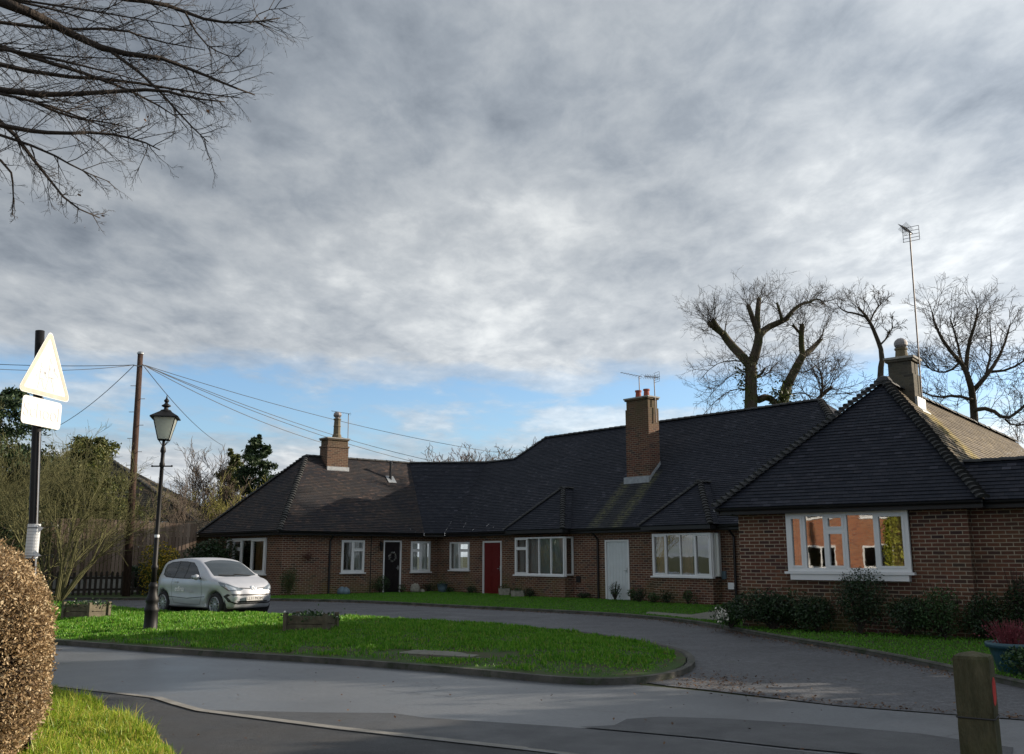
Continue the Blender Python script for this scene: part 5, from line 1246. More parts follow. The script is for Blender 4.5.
# warning sign on its pole
SP = Vector((-3.80, 7.45, 0)); t = thing('warning_sign', tuple(SP), 'triangular school warning sign on a black pole behind the hedge', 'road sign')
ptop = at(40, 331, 7.50); pb = at(31, 596, 7.45)
pg = ptop + (pb - ptop) * (ptop.z / (ptop.z - pb.z)); m = MB(); m.tube([pg, ptop], .036, 14); m.build('pole', M['black_paint'], t, True)
m = MB(); e_ = Vector((.045, -.03, 0)); m.tube([pg.lerp(ptop, .1) + e_, at(38, 432, 7.47) + V3(.02, -.01, 0)], .006, 6); m.build('cable_conduit', M['metal'], t)
nS = Vector((.985, -.17, 0)).normalized()                  # the face looks towards the sun side
uS = Vector((.17, .985, 0)).normalized(); upS = V3(0, 0, 1)
cS = at(41, 374, 7.45) + nS * .055
uS = (uS - upS * .0).normalized()
def rounded(pts, r, k=5):
    out = []; n = len(pts)
    for i in range(n):
        p, a, b = Vector(pts[i]), Vector(pts[i - 1]), Vector(pts[(i + 1) % n]); da = (a - p).normalized(); db = (b - p).normalized()
        half = math.acos(max(-1, min(1, da.dot(db)))) / 2; dist = r / math.tan(half); c = p + (da + db).normalized() * (r / math.sin(half)); s = p + da * dist; e = p + db * dist
        a0 = math.atan2(s.y - c.y, s.x - c.x); a1 = math.atan2(e.y - c.y, e.x - c.x); dl_ = (a1 - a0 + math.pi) % (2 * math.pi) - math.pi
        out += [(c.x + r * math.cos(a0 + dl_ * j / k), c.y + r * math.sin(a0 + dl_ * j / k)) for j in range(k + 1)]
    return out
def plate(mb, pts, O, ax, up, n, d0, d1):
    f = [O + ax * p[0] + up * p[1] + n * d1 for p in pts]; b = [O + ax * p[0] + up * p[1] + n * d0 for p in pts]
    mb.poly(f); mb.poly(b[::-1])
    for i in range(len(pts)): j = (i + 1) % len(pts); mb.poly([f[j], f[i], b[i], b[j]])
S_ = .66; tri = [(-S_ / 2, -S_ * .289), (S_ / 2, -S_ * .289), (0, S_ * .577)]
m = MB(); plate(m, rounded(tri, .035), cS, uS, upS, nS, -.003, 0); tp = m.build('triangle_plate', M['white_sign'], t)
# border as a ring of faces
o1 = rounded([(p[0] * .965, p[1] * .965) for p in tri], .030); i1 = rounded([(p[0] * .80, p[1] * .80) for p in tri], .012)
m = MB()
for i in range(len(o1)):
    j = (i + 1) % len(o1); m.poly([cS + uS * q[0] + upS * q[1] + nS * .0015 for q in (o1[i], o1[j], i1[j], i1[i])])
m.build('border', M['sign_red'], tp)
def figure(mb, x, s, stride):
    y0 = -.135
    mb_p = lambda pts: plate(mb, [(x + a * s, y0 + b * s) for a, b in pts], cS, uS, upS, nS, .0, .002)
    mb_p([(.03 * math.cos(a), .245 + .03 * math.sin(a)) for a in [i * math.pi / 6 for i in range(12)]])
    mb_p([(-.035, .10), (.035, .10), (.032, .205), (-.032, .205)]); mb_p([(-.03, .19), (-.085, .13), (-.075, .115), (-.02, .165)]); mb_p([(.02, .165), (.08, .12), (.088, .135), (.03, .195)])
    mb_p([(-.03, .105), (-.055 * stride, .0), (-.03 * stride, 0), (.005, .105)]); mb_p([(-.005, .105), (.04 * stride, .0), (.065 * stride, .0), (.032, .105)])
m = MB(); figure(m, -.06, .80, 1.0); figure(m, .055, 1.05, 1.1); m.build('child_symbols', M['sign_grey'], tp)
c2_ = at(41, 411, 7.45) + nS * .06; c2_ = Vector((cS.x, cS.y, c2_.z - .018)) - uS * .015
m = MB(); plate(m, rounded([(-.24, -.112), (.24, -.112), (.24, .112), (-.24, .112)], .035), c2_, uS, upS, nS, -.003, 0); sp_ = m.build('school_plate', M['white_sign'], t)
text_mesh('School', .165, M['sign_grey'], sp_, c2_ + nS * .0005 + uS * .0, uS, upS)
m = MB()
for z_ in (cS.z - .17, cS.z + .10, c2_.z): m.box(Vector((cS.x, cS.y, z_)) - uS * .12 - nS * .03, uS * .24, nS * .026, V3(0, 0, .035))
m.tube([Vector((cS.x, cS.y, z_)) - nS * .02 for z_ in (cS.z - .2,)] + [c2_ + V3(0, 0, .1) - nS * .02], .012, 6)
m.build('fixing_rail', M['sign_back'], t)
# laminated notice tied to the pole
n0 = at(31, 541, 7.38)
t = thing('paper_notice', (n0.x, n0.y, n0.z - .13), 'white laminated notice cable-tied to the black sign pole', 'notice')
m = MB(); k = 8; R_ = .062
for i in range(k):
    a0, a1 = R(-150 + 118 * i / k), R(-150 + 118 * (i + 1) / k); c = Vector((n0.x, n0.y + .06, 0))
    q = [c + V3(math.cos(a) * R_ * 1.0, math.sin(a) * R_, 0) for a in (a0, a1)]
    m.poly([q[0] + V3(0, 0, n0.z - .13), q[1] + V3(0, 0, n0.z - .135), q[1] + V3(0, 0, n0.z + .135), q[0] + V3(0, 0, n0.z + .13)])
m.poly([c + V3(.035, -.05, n0.z + .13), c + V3(.085, -.055, n0.z + .10), c + V3(.045, -.05, n0.z + .06)]); m.poly([c + V3(.035, -.05, n0.z - .07), c + V3(.085, -.055, n0.z - .11), c + V3(.02, -.055, n0.z - .14)])
pn = m.build('sheet', M['paper'], t, True); pr_ = MB()
for i in range(9):
    for j in range(k - 2):
        a0, a1 = R(-140 + 100 * j / (k - 2)), R(-140 + 100 * (j + 1) / (k - 2)); zz_ = n0.z + .095 - .024 * i
        q = [c + V3(math.cos(a) * (R_ + .0015), math.sin(a) * (R_ + .0015), 0) for a in (a0, a1)]
        pr_.poly([q[0] + V3(0, 0, zz_), q[1] + V3(0, 0, zz_), q[1] + V3(0, 0, zz_ + .007), q[0] + V3(0, 0, zz_ + .007)])
pr_.build('print', M['print'], pn)
for z_ in (.105, -.115):
    m = MB(); m.tube([c + V3(math.cos(a) * .066, math.sin(a) * .066, n0.z + z_) for a in [i * .5236 for i in range(13)]] + [c + V3(.17, -.03, n0.z + z_ + .01)], .0025, 4)
    m.build('cable_tie', M['wire'], t)

# Victorian style lamp post
LPp = Vector((-7.00, 18.5, z_isl(-7.00, 18.5) - .02)); lean = Vector((.22, .0, 0)) / 5 * 0
t = thing('lamp_post', tuple(LPp), 'black Victorian style lamp post with a four-sided lantern on the grass island', 'lamp post')
m = MB(); m.lathe(LPp - V3(0, 0, .12), [(.165, 0), (.165, .14), (.145, .17), (.14, .50), (.155, .53), (.155, .58), (.13, .62), (.12, .70), (.135, .73), (.135, .80), (.105, .86), (.085, 1.0), (.10, 1.03), (.10, 1.08), (.06, 1.14)], 16)
m.build('base', M['black_paint'], t, True)
m = MB(); m.lathe(LPp + V3(0, 0, .98), [(.06, 0), (.055, .3), (.075, .33), (.075, .38), (.052, .42), (.042, 2.55), (.06, 2.58), (.06, 2.63), (.045, 2.66), (.04, 2.86), (.062, 2.9), (.05, 2.98), (.035, 3.02), (.03, 3.18)], 14)
m.build('column', M['black_paint'], t, True)
m = MB(); m.tube([LPp + V3(-.22, 0, 3.55), LPp + V3(.22, 0, 3.55)], .016, 8)
for s in (-1, 1): m.lathe(LPp + V3(.22 * s, 0, 3.53), [(.01, 0), (.026, .015), (.026, .03), (.01, .045)], 8)
m.build('ladder_bar', M['black_paint'], t)
zl = LPp.z + 4.14; b_, w_, hgt = .115, .235, .50
ln = MB()
cb = [Vector((LPp.x + sx * b_, LPp.y + sy * b_, zl)) for sx, sy in ((-1, -1), (1, -1), (1, 1), (-1, 1))]; ct = [Vector((LPp.x + sx * w_, LPp.y + sy * w_, zl + hgt)) for sx, sy in ((-1, -1), (1, -1), (1, 1), (-1, 1))]
rot = Matrix.Rotation(R(14), 3, 'Z'); ctr = Vector((LPp.x, LPp.y, 0))
cb = [ctr + rot @ (p - ctr) for p in cb]; ct = [ctr + rot @ (p - ctr) for p in ct]
for i in range(4):
    j = (i + 1) % 4; ln.tube([cb[i], ct[i]], .011, 5); ln.tube([cb[i], cb[j]], .012, 5); ln.tube([ct[i], ct[j]], .014, 5)
ln.poly([p + V3(0, 0, -.004) for p in cb])
for i in range(4): ln.tube([cb[i], Vector((LPp.x, LPp.y, zl - .16))], .008, 5)
lf = ln.build('lantern_frame', M['black_paint'], t)
for i in range(4):
    j = (i + 1) % 4; g = MB(); g.poly([cb[i], cb[j], ct[j], ct[i]]); g.build('lantern_pane', M['lamp_glass'], lf)
m = MB(); m.lathe(Vector((LPp.x, LPp.y, zl + .02)), [(.03, 0), (.03, .12), (.055, .16), (.06, .30), (.03, .38)], 12); m.build('bulb', M['frost'], lf)
m = MB(); apx = Vector((LPp.x, LPp.y, zl + hgt + .20)); e4 = [ctr + rot @ (Vector((LPp.x + sx * .30, LPp.y + sy * .30, zl + hgt + .01)) - ctr) for sx, sy in ((-1, -1), (1, -1), (1, 1), (-1, 1))]
i4 = [ctr + rot @ (Vector((LPp.x + sx * .10, LPp.y + sy * .10, zl + hgt + .15)) - ctr) for sx, sy in ((-1, -1), (1, -1), (1, 1), (-1, 1))]
for i in range(4): j = (i + 1) % 4; m.poly([e4[i], e4[j], i4[j], i4[i]]); m.poly([e4[j] - V3(0, 0, .025), e4[i] - V3(0, 0, .025), e4[i], e4[j]][::-1])
m.poly([p - V3(0, 0, .024) for p in e4[::-1]])
m.lathe(Vector((LPp.x, LPp.y, zl + hgt + .145)), [(.13, 0), (.11, .03), (.05, .05), (.045, .09), (.10, .12), (.10, .14), (.05, .17), (.03, .20), (.055, .23), (.055, .26), (.025, .29), (.012, .34), (.002, .40)], 14)
m.build('lantern_roof', M['black_paint'], t)
for k in (0,):
    m = MB(); m.lathe(LPp + V3(0, -.0, 1.98), [(.052, 0), (.054, .03), (.052, .06)], 12); m.build('white_band', M['paper'], t)
t.scale = (.895, .895, .895)

# telegraph pole and its wires
TB = at(126, 597, 35.5); TB.z = 0; TT = at(140.5, 353, 35.5)
t = thing('telegraph_pole', tuple(TB), 'tall brown wooden telegraph pole in front of the left fence', 'telegraph pole')
m = MB(); m.tube([TB, TB.lerp(TT, .5), TT], [.15, .125, .10], 12); m.build('pole', M['wood_pole'], t, True)
m = MB()
for i in range(9):
    f = .42 + .055 * i; p = TB.lerp(TT, f); s = 1 if i % 2 else -1; m.tube([p + V3(.11 * s, -.02, 0), p + V3(.30 * s, -.03, 0)], .013, 5)
m.build('step_iron', M['metal'], t)
m = MB(); m.lathe(TT - V3(0, 0, .05), [(.125, 0), (.13, .05), (.08, .10)], 12)
for s in (-1, 1): m.tube([TT + V3(0, -.1, -.55), TT + V3(.22 * s, -.12, -.50)], .02, 6)
m.build('cable_bracket', M['metal'], t)
def cable(P, Q, sag, lab, r=.014):
    P, Q = Vector(P), Vector(Q); m = MB(); pts = [P.lerp(Q, i / 16) - V3(0, 0, sag * 4 * (i / 16) * (1 - i / 16)) for i in range(17)]
    m.tube(pts, r, 4); o = m.build('overhead_cable', M['wire'], loc=tuple(P)); tag(o, lab, 'cable', 'overhead cables from the telegraph pole')
top = TT + V3(.16, -.1, -.48); lt = TT + V3(-.16, -.1, -.5)
cable(top, at(530, 457, 52), .45, 'highest cable crossing the sky to the right above the left chimney')
cable(top, at(480, 470, 50), .50, 'second highest cable crossing to the right behind the left chimney')
cable(top, at(452, 470, 48), .45, 'third cable down on the right, close below its neighbour')
cable(top, at(338, 447, 42.5), .30, 'lowest cable, ending at the left chimney')
cable(top, at(222, 445, 60), .35, 'steep cable dropping behind the bare trees')
cable(lt, at(-60, 361, 34), .10, 'upper level cable running left past the school sign')
cable(lt, at(-60, 364, 30), .22, 'lower level cable running left past the school sign')
cable(lt, at(60, 425, 46), .20, 'slanting cable dropping left from the pole into the trees')

# fences on the left
FA, FB = at(40, 590, 38), at(192, 590, 40.6); FA.z = FB.z = 0
t = thing('board_fence', tuple(FA.lerp(FB, .5)), 'tall weathered close-board fence behind the low picket fence', 'fence')
d = (FB - FA).normalized(); Lf = (FB - FA).length; nf = Vector((d.y, -d.x, 0)); m = MB(); rng = random.Random(2); u = -6
while u < Lf:
    w = .145; sag = .10 * math.sin(u * .9) * .5; h_ = 3.05 + sag - .012 * u + rng.uniform(-.02, .02)
    m.box(FA + d * u + nf * rng.uniform(0, .03) + V3(0, 0, .75), d * (w - .022), nf * .02, V3(0, 0, h_ - .75)); u += w
m.build('boards', M['fence'], t); m = MB(); m.box(FA - d * 6 - nf * .08, d * (Lf + 6), nf * .05, V3(0, 0, .76)); m.build('gravel_board', M['cement'], t)
for i in range(8):
    u = -5 + i * 2.2
    if u < Lf: p = MB(); p.box(FA + d * u - nf * .12, d * .10, nf * .09, V3(0, 0, 3.15)); p.build('post', M['fence'], t)
PA, PB = at(40, 590, 35.6), at(172, 590, 37.2); PA.z = PB.z = 0
t = thing('picket_fence', tuple(PA.lerp(PB, .5)), 'low dark picket fence in front of the tall board fence', 'fence'); d = (PB - PA).normalized(); Lf = (PB - PA).length; nf = Vector((d.y, -d.x, 0)); m = MB(); u = -5
while u < Lf:
    q = FA * 0 + PA + d * u; hh_ = .92 + rng.uniform(-.02, .02); w = .10
    m.box(q + V3(0, 0, .08), d * w, nf * .018, V3(0, 0, hh_ - .08)); m.poly([q + V3(0, 0, hh_), q + d * w + V3(0, 0, hh_), q + d * w / 2 + V3(0, 0, hh_ + .07)]); u += .19
m.build('pickets', M['picket'], t); m = MB()
for z_ in (.25, .68): m.box(PA - d * 5 - nf * .05 + V3(0, 0, z_), d * (Lf + 5), nf * .045, V3(0, 0, .08))
m.build('rail', M['picket'], t)

# neighbour's house behind the fence
M['nb_tile'] = tile_mat('brown_flat_tile', (.060, .052, .040), (.085, .072, .052), (.11, .09, .06), lich=.4)
t = thing('neighbour_house', (-20, 52, 0), 'brown roofed brick house behind the tall fence at left', 'house')
hp0, hp1, hp2 = at(60, 452, 54), at(104, 458, 53), at(213, 519, 50.5)
zE = at(150, 521, 50).z
m = MB(); x0, x1 = at(-30, 520, 50).x, at(196, 520, 50).x; wall_face(m, (x0, 50.3), (x1 - .8, 50.3), 0, zE, [(x1 - 4.6, 0, 0, 0)][:0]); wall_face(m, (x1 - .8, 50.3), (x1 - .8, 57), 0, zE); m.build('wall', M['brick'], t)
m = MB(); rz = hp1.z; tiled(m, [(x0, 49.9, zE), (x1, 49.9, zE), (hp1.x, 54, rz), (x0, 54, rz)], .18, .02, 3); tiled(m, [(x1, 49.9, zE), (x1, 58, zE), (hp1.x, 54, rz)], .18, .02, 4); tiled(m, [(x1, 58, zE), (x0, 58, zE), (x0, 54, rz), (hp1.x, 54, rz)], .18, .02, 4)
rf = m.build('roof', M['nb_tile'], t); m = MB(); arch_run(m, (x1, 49.9, zE), (hp1.x, 54, rz), .3, .1); arch_run(m, (x0, 54, rz), (hp1.x, 54, rz), .3, .1); m.build('hip_tiles', M['bonnet'], rf)
m = MB(); m.cbox(x0, x1, 49.80, 49.86, zE - .16, zE - .01); m.build('fascia', M['upvc'], t)
win(t, (at(118, 530, 50).x, 50.3), (1, 0), zE - 1.35, 2.2, 1.0, [(1, 'p'), (1, 'c')], curtains=[(.2, .6, 'curtain')])
# lower outbuilding roof between the fence and the left bungalow
t = thing('garage', (at(185, 560, 46).x, 46.5, 0), 'low flat-looking tiled outbuilding between the fence and the left bungalow', 'outbuilding')
gx0, gx1 = at(160, 535, 46).x, at(232, 535, 46).x; gz = at(180, 537, 45.4).z; gz1 = at(190, 521, 47.5).z
m = MB(); wall_face(m, (gx0, 45.9), (gx1, 45.9), 0, gz); wall_face(m, (gx0, 49), (gx0, 45.9), 0, gz); m.build('wall', M['brick'], t)
m = MB(); tiled(m, [(gx0 - .2, 45.5, gz), (gx1, 45.5, gz), (gx1, 47.6, gz1), (gx0 - .2, 47.6, gz1)], .12, .015, 5); tiled(m, [(gx1, 49.8, gz), (gx0 - .2, 49.8, gz), (gx0 - .2, 47.6, gz1), (gx1, 47.6, gz1)], .12, .015, 5); m.build('roof', M['nb_tile'], t)

# timber planters on the island
def planter(base, ang, lab, L=.98, Wd=.62, h=.36):
    t = thing('planter', base, lab, 'planter', 'timber planters on the island'); d = V3(math.cos(ang), math.sin(ang)); n = V3(-d.y, d.x); b = Vector(base); m = MB()
    for (o_, dx, ln_) in ((b - d * L / 2 - n * Wd / 2, d, L), (b - d * L / 2 + n * (Wd / 2 - .03), d, L)):
        for k in range(2): m.box(o_ + V3(0, 0, .02 + k * h / 2), dx * ln_, n * .03, V3(0, 0, h / 2 - .012))
    for (o_, ln_) in ((b - d * L / 2 - n * (Wd / 2 - .032), Wd - .064), (b + d * (L / 2 - .03) - n * (Wd / 2 - .032), Wd - .064)):
        for k in range(2): m.box(o_ + V3(0, 0, .02 + k * h / 2), n * ln_, d * .03, V3(0, 0, h / 2 - .012))
    m.build('boards', M['planter'], t)
    for sx in (-1, 1):
        for sy in (-1, 1): p = MB(); p.box(b + d * (sx * (L / 2 + .01) - .035) + n * (sy * (Wd / 2 + .01) - .035) - V3(0, 0, .05), d * .07, n * .07, V3(0, 0, h + .05 + .06)); p.build('post', M['planter'], t)
    s = MB(); s.poly([b + d * sx * (L / 2 - .03) + n * sy * (Wd / 2 - .03) + V3(0, 0, h - .06) for sx, sy in ((-1, -1), (1, -1), (1, 1), (-1, 1))]); s.build('soil', M['soil_dark'], t)
    c = np.array(b + V3(0, 0, h)) + rs_.normal(size=(420, 3)) * (.26, .15, .045); quads('foliage', c, .06, M['laurel2'], t)
    c = np.array(b + V3(0, 0, h + .02)) + rs_.normal(size=(9, 3)) * (.28, .12, .02); quads('petals', c, .05, simple('white_petals', (.75, .72, .68), .6), t)
planter((-3.87, 18.4, z_isl(-3.87, 18.4) - .03), R(-14), 'larger weathered planter in the middle of the island', .80, .50, .31)
planter((-9.7, 21.7, z_isl(-9.7, 21.7) - .03), R(-24), 'grey-green planter at the left end of the island, beside the lamp post', .78, .52, .32)

# timber bollard in the right foreground
t = thing('wooden_post', (2.06, 4.12, 0), 'square mossy wooden post with a red mark in the right foreground', 'post')
ang = R(-34); d = V3(math.cos(ang), math.sin(ang)); n = V3(-d.y, d.x); b = Vector((1.965, 4.10, 0)); w = .14; m = MB(); zt = 1.135
q = [b + d * (sx * w / 2) + n * (sy * w / 2) for sx, sy in ((-1, -1), (1, -1), (1, 1), (-1, 1))]; ch = .006
rings = []
for z_, k in ((-.1, 1), (.86, 1), (.885, .975), (.91, 1), (zt - .012, .995), (zt, .94)): rings.append([b + (p - b) * k + V3(0, 0, z_) for p in q])
for a_, c_ in zip(rings, rings[1:]):
    for i in range(4): j = (i + 1) % 4; m.poly([a_[i], a_[j], c_[j], c_[i]])
tp_ = b + V3(0, 0, zt + .018)
for i in range(4): j = (i + 1) % 4; m.poly([rings[-1][i], rings[-1][j], tp_])
m.build('post_body', M['post'], t)
m = MB(); lp = [b + (p - b) * 1.03 + V3(0, 0, .888) for p in q]; m.tube(lp + [lp[0]], .0035, 5); m.build('wire_loop', M['wire'], t)
m = MB(); f0 = b + d * (w / 2 + .001); pts = [(-.045, .95), (-.02, .935), (.02, .94), (.045, .965), (.05, 1.02), (.03, 1.045), (-.01, 1.05), (-.04, 1.03), (-.052, .99)]
m.poly([f0 + n * a - V3(0, 0, 0) + V3(0, 0, z_) for a, z_ in pts]); m.build('red_mark', M['red_paint'], t)

# blue pot with red heather
pb_ = at(1017, 668, 12.45); pb_ = Vector((pb_.x, 12.45, .04))
t = thing('plant_pot', tuple(pb_), 'large blue-green plastic pot of red twiggy plants at the right edge', 'plant pot')
m = MB(); m.lathe(pb_, [(.19, 0), (.22, .05), (.29, .28), (.31, .34), (.345, .345), (.355, .38), (.345, .41), (.31, .41), (.29, .34)], 28); m.build('pot', M['pot_blue'], t, True)
m = MB(); m.lathe(pb_ + V3(0, 0, .34), [(.01, .0), (.29, .005), (.29, .01)], 20); m.build('soil', M['soil_dark'], t)
m = MB(); rng = random.Random(3)
for i in range(150):
    a = rng.uniform(0, 6.28); q_ = rng.uniform(0, .2); p = pb_ + V3(math.cos(a) * q_, math.sin(a) * q_, .35); m.tube([p, p + V3(math.cos(a) * q_ * .4, math.sin(a) * q_ * .4, .15), p + V3(math.cos(a) * q_ * .9 + rng.gauss(0, .03), math.sin(a) * q_ * .9, rng.uniform(.22, .36))], [.005, .004, .002], 3, False)
m.build('stems', simple('red_stems', (.16, .03, .04), .6), t)
c = np.array(pb_ + V3(0, 0, .52)) + rs_.normal(size=(420, 3)) * (.14, .13, .07); quads('foliage', c, .03, M['heather'], t)
pb2 = at(1032, 690, 11.9); shrub('garden_plant', (pb2.x, 11.9, .08), .30, .30, .38, 'leafy green plant in front of the blue pot', 'laurel2', 900, .05, 91, None, 'plant')
# white flower clump at the corner
fc = at(722, 612, 19.6)
t = thing('white_flowers', (fc.x, 19.6, .07), 'small clump of white flowers at the corner of the right bungalow', 'flowers'); m = MB(); rng = random.Random(9)
for i in range(9): m.tube([(fc.x, 19.6, .07), (fc.x + rng.gauss(0, .05), 19.6 + rng.gauss(0, .05), .07 + rng.uniform(.2, .38))], .004, 3)
m.build('stems', M['laurel2'], t); quads('petals', np.array([fc.x, 19.6, .36]) + rs_.normal(size=(60, 3)) * (.07, .05, .07), .06, simple('cream_petals', (.70, .68, .60), .5), t)

# pots and stones at the foot of the walls
def pot(px, kind, lab, v=-.45, mat='pot_grey', r=.2, h=.3, P_=None, grp='pots at the foot of the walls'):
    b = Vector(Dg(du(px + 3), v)) if P_ is None else Vector(P_); t = thing('plant_pot', tuple(b), lab, 'plant pot', grp); m = MB()
    if kind == 'round': m.lathe(b, [(r * .65, 0), (r * .9, h * .5), (r, h), (r * 1.05, h), (r * 1.05, h * .9 + .04), (r * .85, h * .9)], 18); m.build('pot', M[mat], t, True)
    else:
        for k in range(4):
            a = [(-r, -r * .7), (r, -r * .7), (r, r * .7), (-r, r * .7)]; p0, p1 = a[k], a[(k + 1) % 4]; m.poly([b + V3(*p0), b + V3(*p1), b + V3(p1[0] * 1.1, p1[1] * 1.1, h), b + V3(p0[0] * 1.1, p0[1] * 1.1, h)])
        m.poly([b + V3(x_ * 1.1, y_ * 1.1, h - .03) for x_, y_ in ((-r, -r * .7), (r, -r * .7), (r, r * .7), (-r, r * .7))]); m.build('pot', M[mat], t)
    quads('plant', np.array(b + V3(0, 0, h + .05)) + rs_.normal(size=(110, 3)) * (r * .5, r * .5, .06), .05, M['laurel2'], t); return t
pot(449, 'round', 'round blue-grey pot below the small window left of the red door', -.5, 'pot_grey', .22, .34)
pot(512, 'box', 'pale square stone trough right of the red door', -.55, 'stone', .20, .26)
pot(533.5, 'box', 'second stone trough, under the left bay window', -.95, 'stone', .24, .22)
def lump_thing(name, b, lab, cat, mat, r, n=3, zs=.9, seed=1):
    m = MB(); rng = random.Random(seed)
    for i in range(n):
        c = Vector(b) + V3(rng.gauss(0, r * .5) if i else 0, rng.gauss(0, r * .2) if i else 0, 0); q = r * rng.uniform(.7, 1.0) if i else r
        m.lathe(c, [(q * .7, 0), (q, q * .4 * zs), (q * .85, q * 1.1 * zs), (q * .5, q * 1.5 * zs), (q * .1, q * 1.7 * zs)], 9)
    return tag(m.build(name, M[mat], loc=b, smooth=True), lab, cat)
lump_thing('garden_stone', Bg(bu(336.5), -.45), 'blue and white rounded garden ornament by the left drainpipe', 'ornament', 'pot_grey', .20, 4, seed=4)
lump_thing('garden_stone', Bg(bu(409), -.45), 'small pale statue-like stone right of the black door', 'ornament', 'stone', .13, 3, 1.7, seed=5)
lump_thing('garden_stone', Bg(bu(415), -.55), 'low pale stone in front of the window right of the black door', 'ornament', 'stone', .12, 3, .7, seed=6)
# wreath
dc = Eb((bd[0] + bd[1]) / 2, -.03, 1.52); t = thing('door_wreath', (dc.x, dc.y, dc.z - .2), 'white and grey wreath hanging on the black door', 'wreath')
a = rs_.uniform(0, 6.28, 160); c = np.array(dc) + np.outer(np.cos(a) * .15, np.array(dB)) + np.outer(np.sin(a) * .17, [0, 0, 1]) + rs_.normal(size=(160, 3)) * .018
quads('leaves', c, .055, leaf_mat('wreath_leaf', [(0, (.12, .14, .12)), (.6, (.45, .45, .44)), (1, (.65, .63, .62))]), t)
m = MB(); m.tube([dc + dB * math.cos(q) * .15 + V3(0, 0, math.sin(q) * .17) for q in [i * .5236 for i in range(13)]], .012, 5); m.build('ring', M['twig'], t)
# wall lantern and hanging basket
lc = Eb(upx(AB, dB, 379.5), -.12, 1.75); t = thing('wall_lantern', (lc.x, lc.y, lc.z), 'small black wall lantern left of the black door', 'wall lamp')
m = MB(); m.lathe(lc, [(.02, 0), (.05, .03), (.075, .26), (.09, .27), (.05, .34), (.015, .38)], 6); m.tube([lc + V3(0, 0, .36), lc + nB * .06 + V3(0, 0, .42), lc + nB * .12 + V3(0, 0, .30)], .01, 5); m.build('lantern', M['black_paint'], t)
m = MB(); m.lathe(lc + V3(0, 0, .05), [(.052, 0), (.07, .19)], 6); m.build('glass', M['frost'], t)
hb = Eb(upx(AB, dB, 305), -.22, 1.55); t = thing('hanging_basket', (hb.x, hb.y, hb.z - .15), 'small brown hanging basket on the wall between the wide window and the drainpipe', 'basket')
m = MB(); m.lathe(hb - V3(0, 0, .14), [(.03, 0), (.10, .04), (.15, .14)], 12); m.tube([hb + V3(0, 0, 0), hb + V3(0, 0, .35), hb + nB * .2 + V3(0, 0, .38)], .007, 4); m.build('basket', simple('coir', (.08, .035, .025), .9), t)
quads('plant', np.array(hb + V3(0, 0, .03)) + rs_.normal(size=(120, 3)) * (.10, .08, .04), .05, leaf_mat('dried_plant', [(0, (.06, .03, .02)), (1, (.14, .06, .05))]), t)
mb_ = MB(); gm = D(upx(V0, dD, 577), -.06, .62); mb_.box(gm, dD * .18, nD * .05, V3(0, 0, .22)); mb_.build('wall_vent', M['fascia'], mid)
mb_ = MB(); gm = D(upx(V0, dD, 729), -.10, .55); mb_.box(gm, dD * .22, nD * .09, V3(0, 0, .20)); mb_.build('meter_box', M['upvc'], mid)
mb_ = MB(); gm = D(upx(V0, dD, 722.5), -.07, .85); mb_.box(gm, dD * .14, nD * .06, V3(0, 0, .24)); mb_.build('meter_box', M['pot_grey'], mid)
# ---------------------------------------------------------------- silver hatchback
def car_paint():
    m, t, b = mat_new('silver_paint'); b.inputs['Base Color'].default_value = (.50, .50, .52, 1); b.inputs['Metallic'].default_value = .35; b.inputs['Roughness'].default_value = .42
    b.inputs['Coat Weight'].default_value = .25; b.inputs['Coat Roughness'].default_value = .12
    tcn = t.nodes.new('ShaderNodeTexCoord'); t.links.new(ramp(t, noise(t, tcn.outputs['Object'], 3, 5, .6), [(.3, (.46, .475, .52)), (.7, (.52, .535, .58))]), b.inputs['Base Color'])
    return m
M['paint'] = car_paint(); M['tyre'] = simple('tyre_rubber', (.014, .014, .015), .8); M['alloy'] = simple('alloy_wheel', (.42, .43, .45), .3, .85)
M['car_glass'] = simple('tinted_car_glass', (.012, .018, .028), .05, spec=.5, coat=.25); M['screen'] = simple('windscreen_glass', (.018, .026, .032), .05, spec=.5, coat=.35)
M['trim'] = simple('black_trim', (.012, .012, .013), .5); M['lamp_clear'] = simple('headlamp_glass', (.16, .19, .22), .08, .3, coat=1.0); M['lamp_dark'] = simple('headlamp_inner', (.55, .60, .66), .15, .5)
M['chrome'] = simple('bright_badge', (.70, .71, .73), .18, .9); M['amber'] = simple('rear_lamp_red', (.35, .02, .02), .2, coat=1.0); M['number'] = simple('white_number_plate', (.50, .50, .50), .4); M['ink'] = simple('plate_ink', (.02, .02, .02), .5)
M['decal'] = simple('pale_door_lettering', (.92, .92, .92), .4); M['decal2'] = simple('faint_door_lettering', (.44, .42, .43), .4)
th = R(-38); carP = Vector((-8.22, 26.1, 0))
